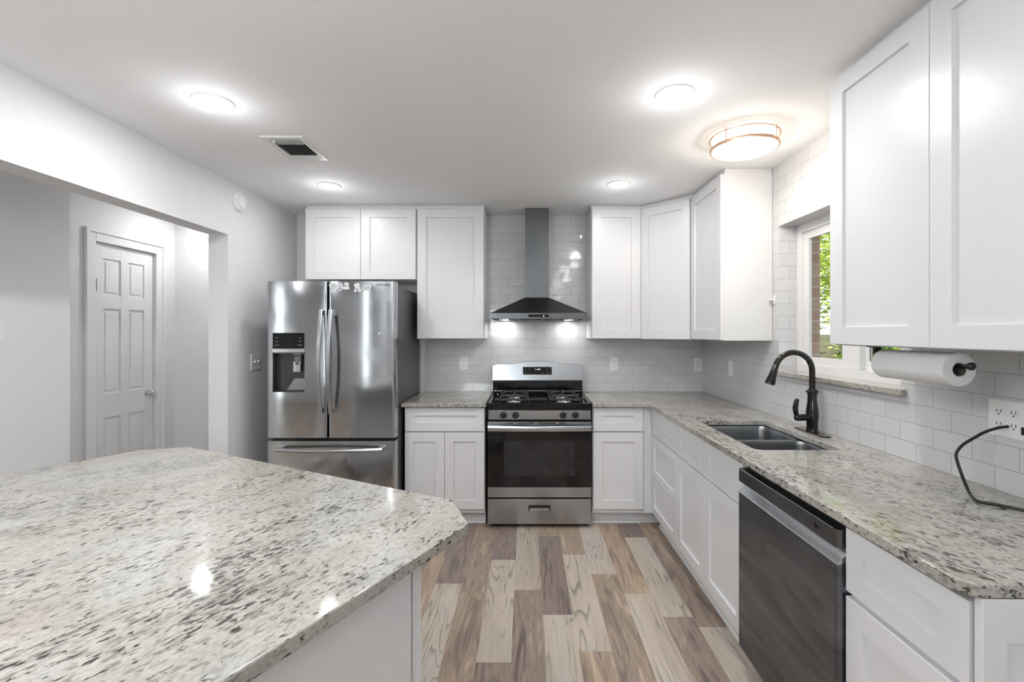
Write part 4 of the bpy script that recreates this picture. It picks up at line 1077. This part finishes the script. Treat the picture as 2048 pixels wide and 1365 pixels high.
x, z = px(1228, 728.5, YB); plate((x, YB, z), U, NF, .072, .118, 'white wall outlet on the tiles right of the range', 'duplex')
x, z = px(1396, 729.5, YB); plate((x, YB, z), U, NF, .072, .118, 'white wall outlet on the back tiles in the corner', 'duplex')
plate((XR, 3.47, 1.160), (0, -1, 0), (-1, 0, 0), .072, .118, 'white switch plate on the right wall tiles near the corner', 'rocker', name='wall_switch', cat='switch')
plate((XR, 1.475, 1.150), (0, -1, 0), (-1, 0, 0), .120, .118, 'white double outlet at the right picture edge with a black plug in it', 'duplex', 2)
plate((XL, 3.42, 1.21), (0, 1, 0), (1, 0, 0), .118, .116, 'white two-toggle switch plate on the left wall beside the fridge', 'toggle', 2, 'light_switch', 'switch')
plate((-2.80, 2.452, 1.43), (0, 1, 0), (1, 0, 0), .072, .118, 'white switch plate at the left picture edge', 'rocker', name='wall_switch', cat='switch')
# small adhesive hook beside the window-side wall cabinet
t = thing('adhesive_hook', 'tiny white hook on the right wall tiles beside the wall cabinet', 'hook', (XR, 2.865, 1.62))
b = NB(); box(b, XR-.005, XR, 2.850, 2.876, 1.60, 1.655, .002); part('base', b, PLAST, t)
b = NB(); lathe(b, [(.008, 0), (.006, .010), (.011, .022), (.009, .030), (.001, .033)], (-1, 0, .1), (XR-.004, 2.863, 1.625), 16); part('knob', b, PLAST, t)

# ------------------------------------------------------------------ paper towel on its holder
t = thing('paper_towel_holder', 'black under-cabinet paper towel holder', 'holder', (1.30, 1.55, 1.376))
b = NB(); cyl(b, (1.30, 1.352, 1.327), (1.30, 1.73, 1.327), .0055, 12); 
lathe(b, [(.006, 0), (.011, .003), (.012, .012), (.006, .016)], (0, -1, 0), (1.30, 1.366, 1.327), 20); part('rod', b, BLACK, t)
b = NB(); box(b, 1.29, 1.31, 1.715, 1.730, 1.317, 1.376, .002); box(b, 1.275, 1.325, 1.69, 1.745, 1.371, 1.376, .001); part('bracket', b, BLACK, t)
b = NB(); y0, y1 = 1.395, 1.685; n = 48
def ring(r, y): return [Vector((1.30+r*math.cos(2*PI*i/n), y, 1.314+r*math.sin(2*PI*i/n))) for i in range(n)]
loops(b, [ring(.0205, y0), ring(.050, y0), ring(.0505, y0+.002), ring(.0505, y1-.002), ring(.050, y1), ring(.0205, y1), ring(.0205, y0)], True, False, False)
roll = thing('paper_towel_roll', 'white paper towel roll hanging under the foreground wall cabinet', 'paper towel', (1.30, 1.54, 1.264))
part('paper', b, PAPER, roll)
b = NB(); loops(b, [ring(.0195, y0-.0005), ring(.0205, y0-.0005), ring(.0205, y1), ring(.0195, y1), ring(.0195, y0-.0005)], True, False, False); part('cardboard_core', b, simple('dark_core', (.10, .09, .08), .9), roll)

# ------------------------------------------------------------------ black power cord
t = thing('power_cord', 'black power cord looping from the wall outlet onto the right counter', 'cord', (1.40, 1.40, ZC1))
def at(x, y, D): X, Z = px(x, y, D); return (X, D, Z)
pp = [(2026, 853.5, 1.465), (2001, 855.5, 1.475), (1972, 864, 1.485), (1950, 875.5, 1.49), (1925, 891, 1.49), (1912.5, 908, 1.485), (1915, 925, 1.48), (1922, 946, 1.475), (1930, 967, 1.47), (1939, 988, 1.458)]
pts = [at(*p) for p in pp]
zc_ = ZC1+.005
for (x, y) in ((1954, 1002.6), (1980, 1007.5), (2016, 1014.5), (2052, 1022)):
    D = (EYE-zc_)*930/(y-666); pts.append(((x-1052)*D/930, D, zc_))
pts.append((1.47, 1.26, zc_)); pts.append((1.50, 1.15, zc_))
pts[9] = (pts[9][0], pts[9][1], max(pts[9][2], zc_+.004))
b = NB(); tube(b, pts, .0045, 10, 6); part('cable', b, RUBBER, t)
b = NB(); p0 = Vector(at(2026, 853.5, 1.465)); 
lathe(b, [(.0055, 0), (.008, .004), (.008, .010), (.006, .012), (.009, .018)], (.55, -.75, .02), p0+Vector((-.004, .004, 0)), 16)
tube(b, [p0+Vector((.004, -.006, 0)), p0+Vector((.014, -.022, -.004)), p0+Vector((.022, -.038, -.006))], lambda s: .009+.005*s, 14, 4)
box(b, p0.x+.010, XR-.006, 1.408, 1.436, 1.106, 1.138, .005); part('plug', b, RUBBER, t)

# ------------------------------------------------------------------ outside the window
def ground_mat():
    m, nt, b = nmat('lawn'); no = N(nt, 'ShaderNodeTexNoise'); no.inputs['Scale'].default_value = 3; no.inputs['Detail'].default_value = 8
    tc = N(nt, 'ShaderNodeTexCoord'); L(nt, tc.outputs['Object'], no.inputs['Vector'])
    r = N(nt, 'ShaderNodeValToRGB'); e = r.color_ramp.elements; e[0].position = .35; e[0].color = (.09, .075, .05, 1); e[1].position = .65; e[1].color = (.14, .15, .07, 1)
    L(nt, no.outputs[0], r.inputs[0]); L(nt, r.outputs[0], b.inputs['Base Color']); b.inputs['Roughness'].default_value = .95; return m
b = NB(); bmesh.ops.create_grid(b, x_segments=60, y_segments=60, size=15); bmesh.ops.translate(b, vec=(16.9, 10, -.3), verts=b.verts)
def gz(x):
    q = max(0, min(1, (x-2.2)/6.5)); return -.3+1.62*q*q*(3-2*q)
for v in b.verts: v.co.z = gz(v.co.x)+random.uniform(-.015, .015)
struct('ground', b, ground_mat())
LEAF = [simple('leaf_green', (.36, .50, .11), .6, var=.35, scale=4), simple('leaf_yellow_green', (.48, .58, .12), .6, var=.3, scale=4)]
BARK = simple('bark', (.16, .12, .09), .9, var=.3, bump=.5)
def tree(x, y, h, r, leaf, label, nl=1300, name='tree', z0=-.3):
    t = thing(name, label, 'tree' if name == 'tree' else 'shrub', (x, y, z0))
    b = NB()
    if name == 'tree':
        tube(b, [(x, y, z0), (x+.05, y, z0+h*.3), (x, y+.08, z0+h*.6), (x+.04, y, z0+h*.85)], lambda s: .11*(1-.7*s), 10, 5)
        for k in range(7):
            a = k*2.4; zz = z0+h*(.35+.07*k); tube(b, [(x, y, zz), (x+math.cos(a)*r*.4, y+math.sin(a)*r*.4, zz+.3), (x+math.cos(a)*r*.8, y+math.sin(a)*r*.8, zz+.5)], lambda s: .03*(1-.7*s), 6, 3)
    else:
        for k in range(6):
            a = k*1.1; tube(b, [(x, y, z0), (x+math.cos(a)*r*.3, y+math.sin(a)*r*.3, z0+h*.5), (x+math.cos(a)*r*.5, y+math.sin(a)*r*.5, z0+h*.85)], lambda s: .015, 6, 3)
    part('trunk', b, BARK, t)
    b = NB(); lo = (.3 if h > 5 else .16) if name == 'tree' else .12
    cl = [(random.uniform(-1, 1)*r*.7, random.uniform(-1, 1)*r*.7, random.uniform(lo, .95)*h) for _ in range(16)]
    for _ in range(nl):
        c = random.choice(cl); q = r*.42
        p = Vector((x+c[0]+random.gauss(0, q*.6), y+c[1]+random.gauss(0, q*.6), z0+c[2]+random.gauss(0, q*.5)))
        if p.z < z0+.05: p.z = z0+.05
        M = Matrix.Rotation(random.uniform(0, 6.28), 4, 'Z') @ Matrix.Rotation(random.uniform(-1.2, 1.2), 4, 'X')
        s_ = random.uniform(.05, .10)
        vs = [b.verts.new(p+M @ Vector(q_)) for q_ in ((-s_, 0, 0), (0, -s_*.5, s_*.12), (s_, 0, 0), (0, s_*.5, s_*.12))]
        b.faces.new(vs)
    part('foliage', b, leaf, t, smooth=False)
tree(7.1, 9.2, 5.0, 1.6, LEAF[1], 'tall yellow-green tree seen through the far pane of the kitchen window', 8000, z0=gz(7.1)-.05)
tree(4.85, 6.3, 1.3, .38, LEAF[0], 'low leafy green bush in front of the yellow-green tree outside the window', 1500, 'shrub', z0=gz(4.85)-.05)
tree(11.3, 14.8, 6.0, 2.2, LEAF[0], 'darker green tree farthest away outside the window', 9000, z0=gz(11)-.05)
tree(8.2, 6.2, 3.4, 1.0, LEAF[0], 'green tree outside the nearer window pane behind the paper towels', 3500, z0=gz(8.2)-.05)
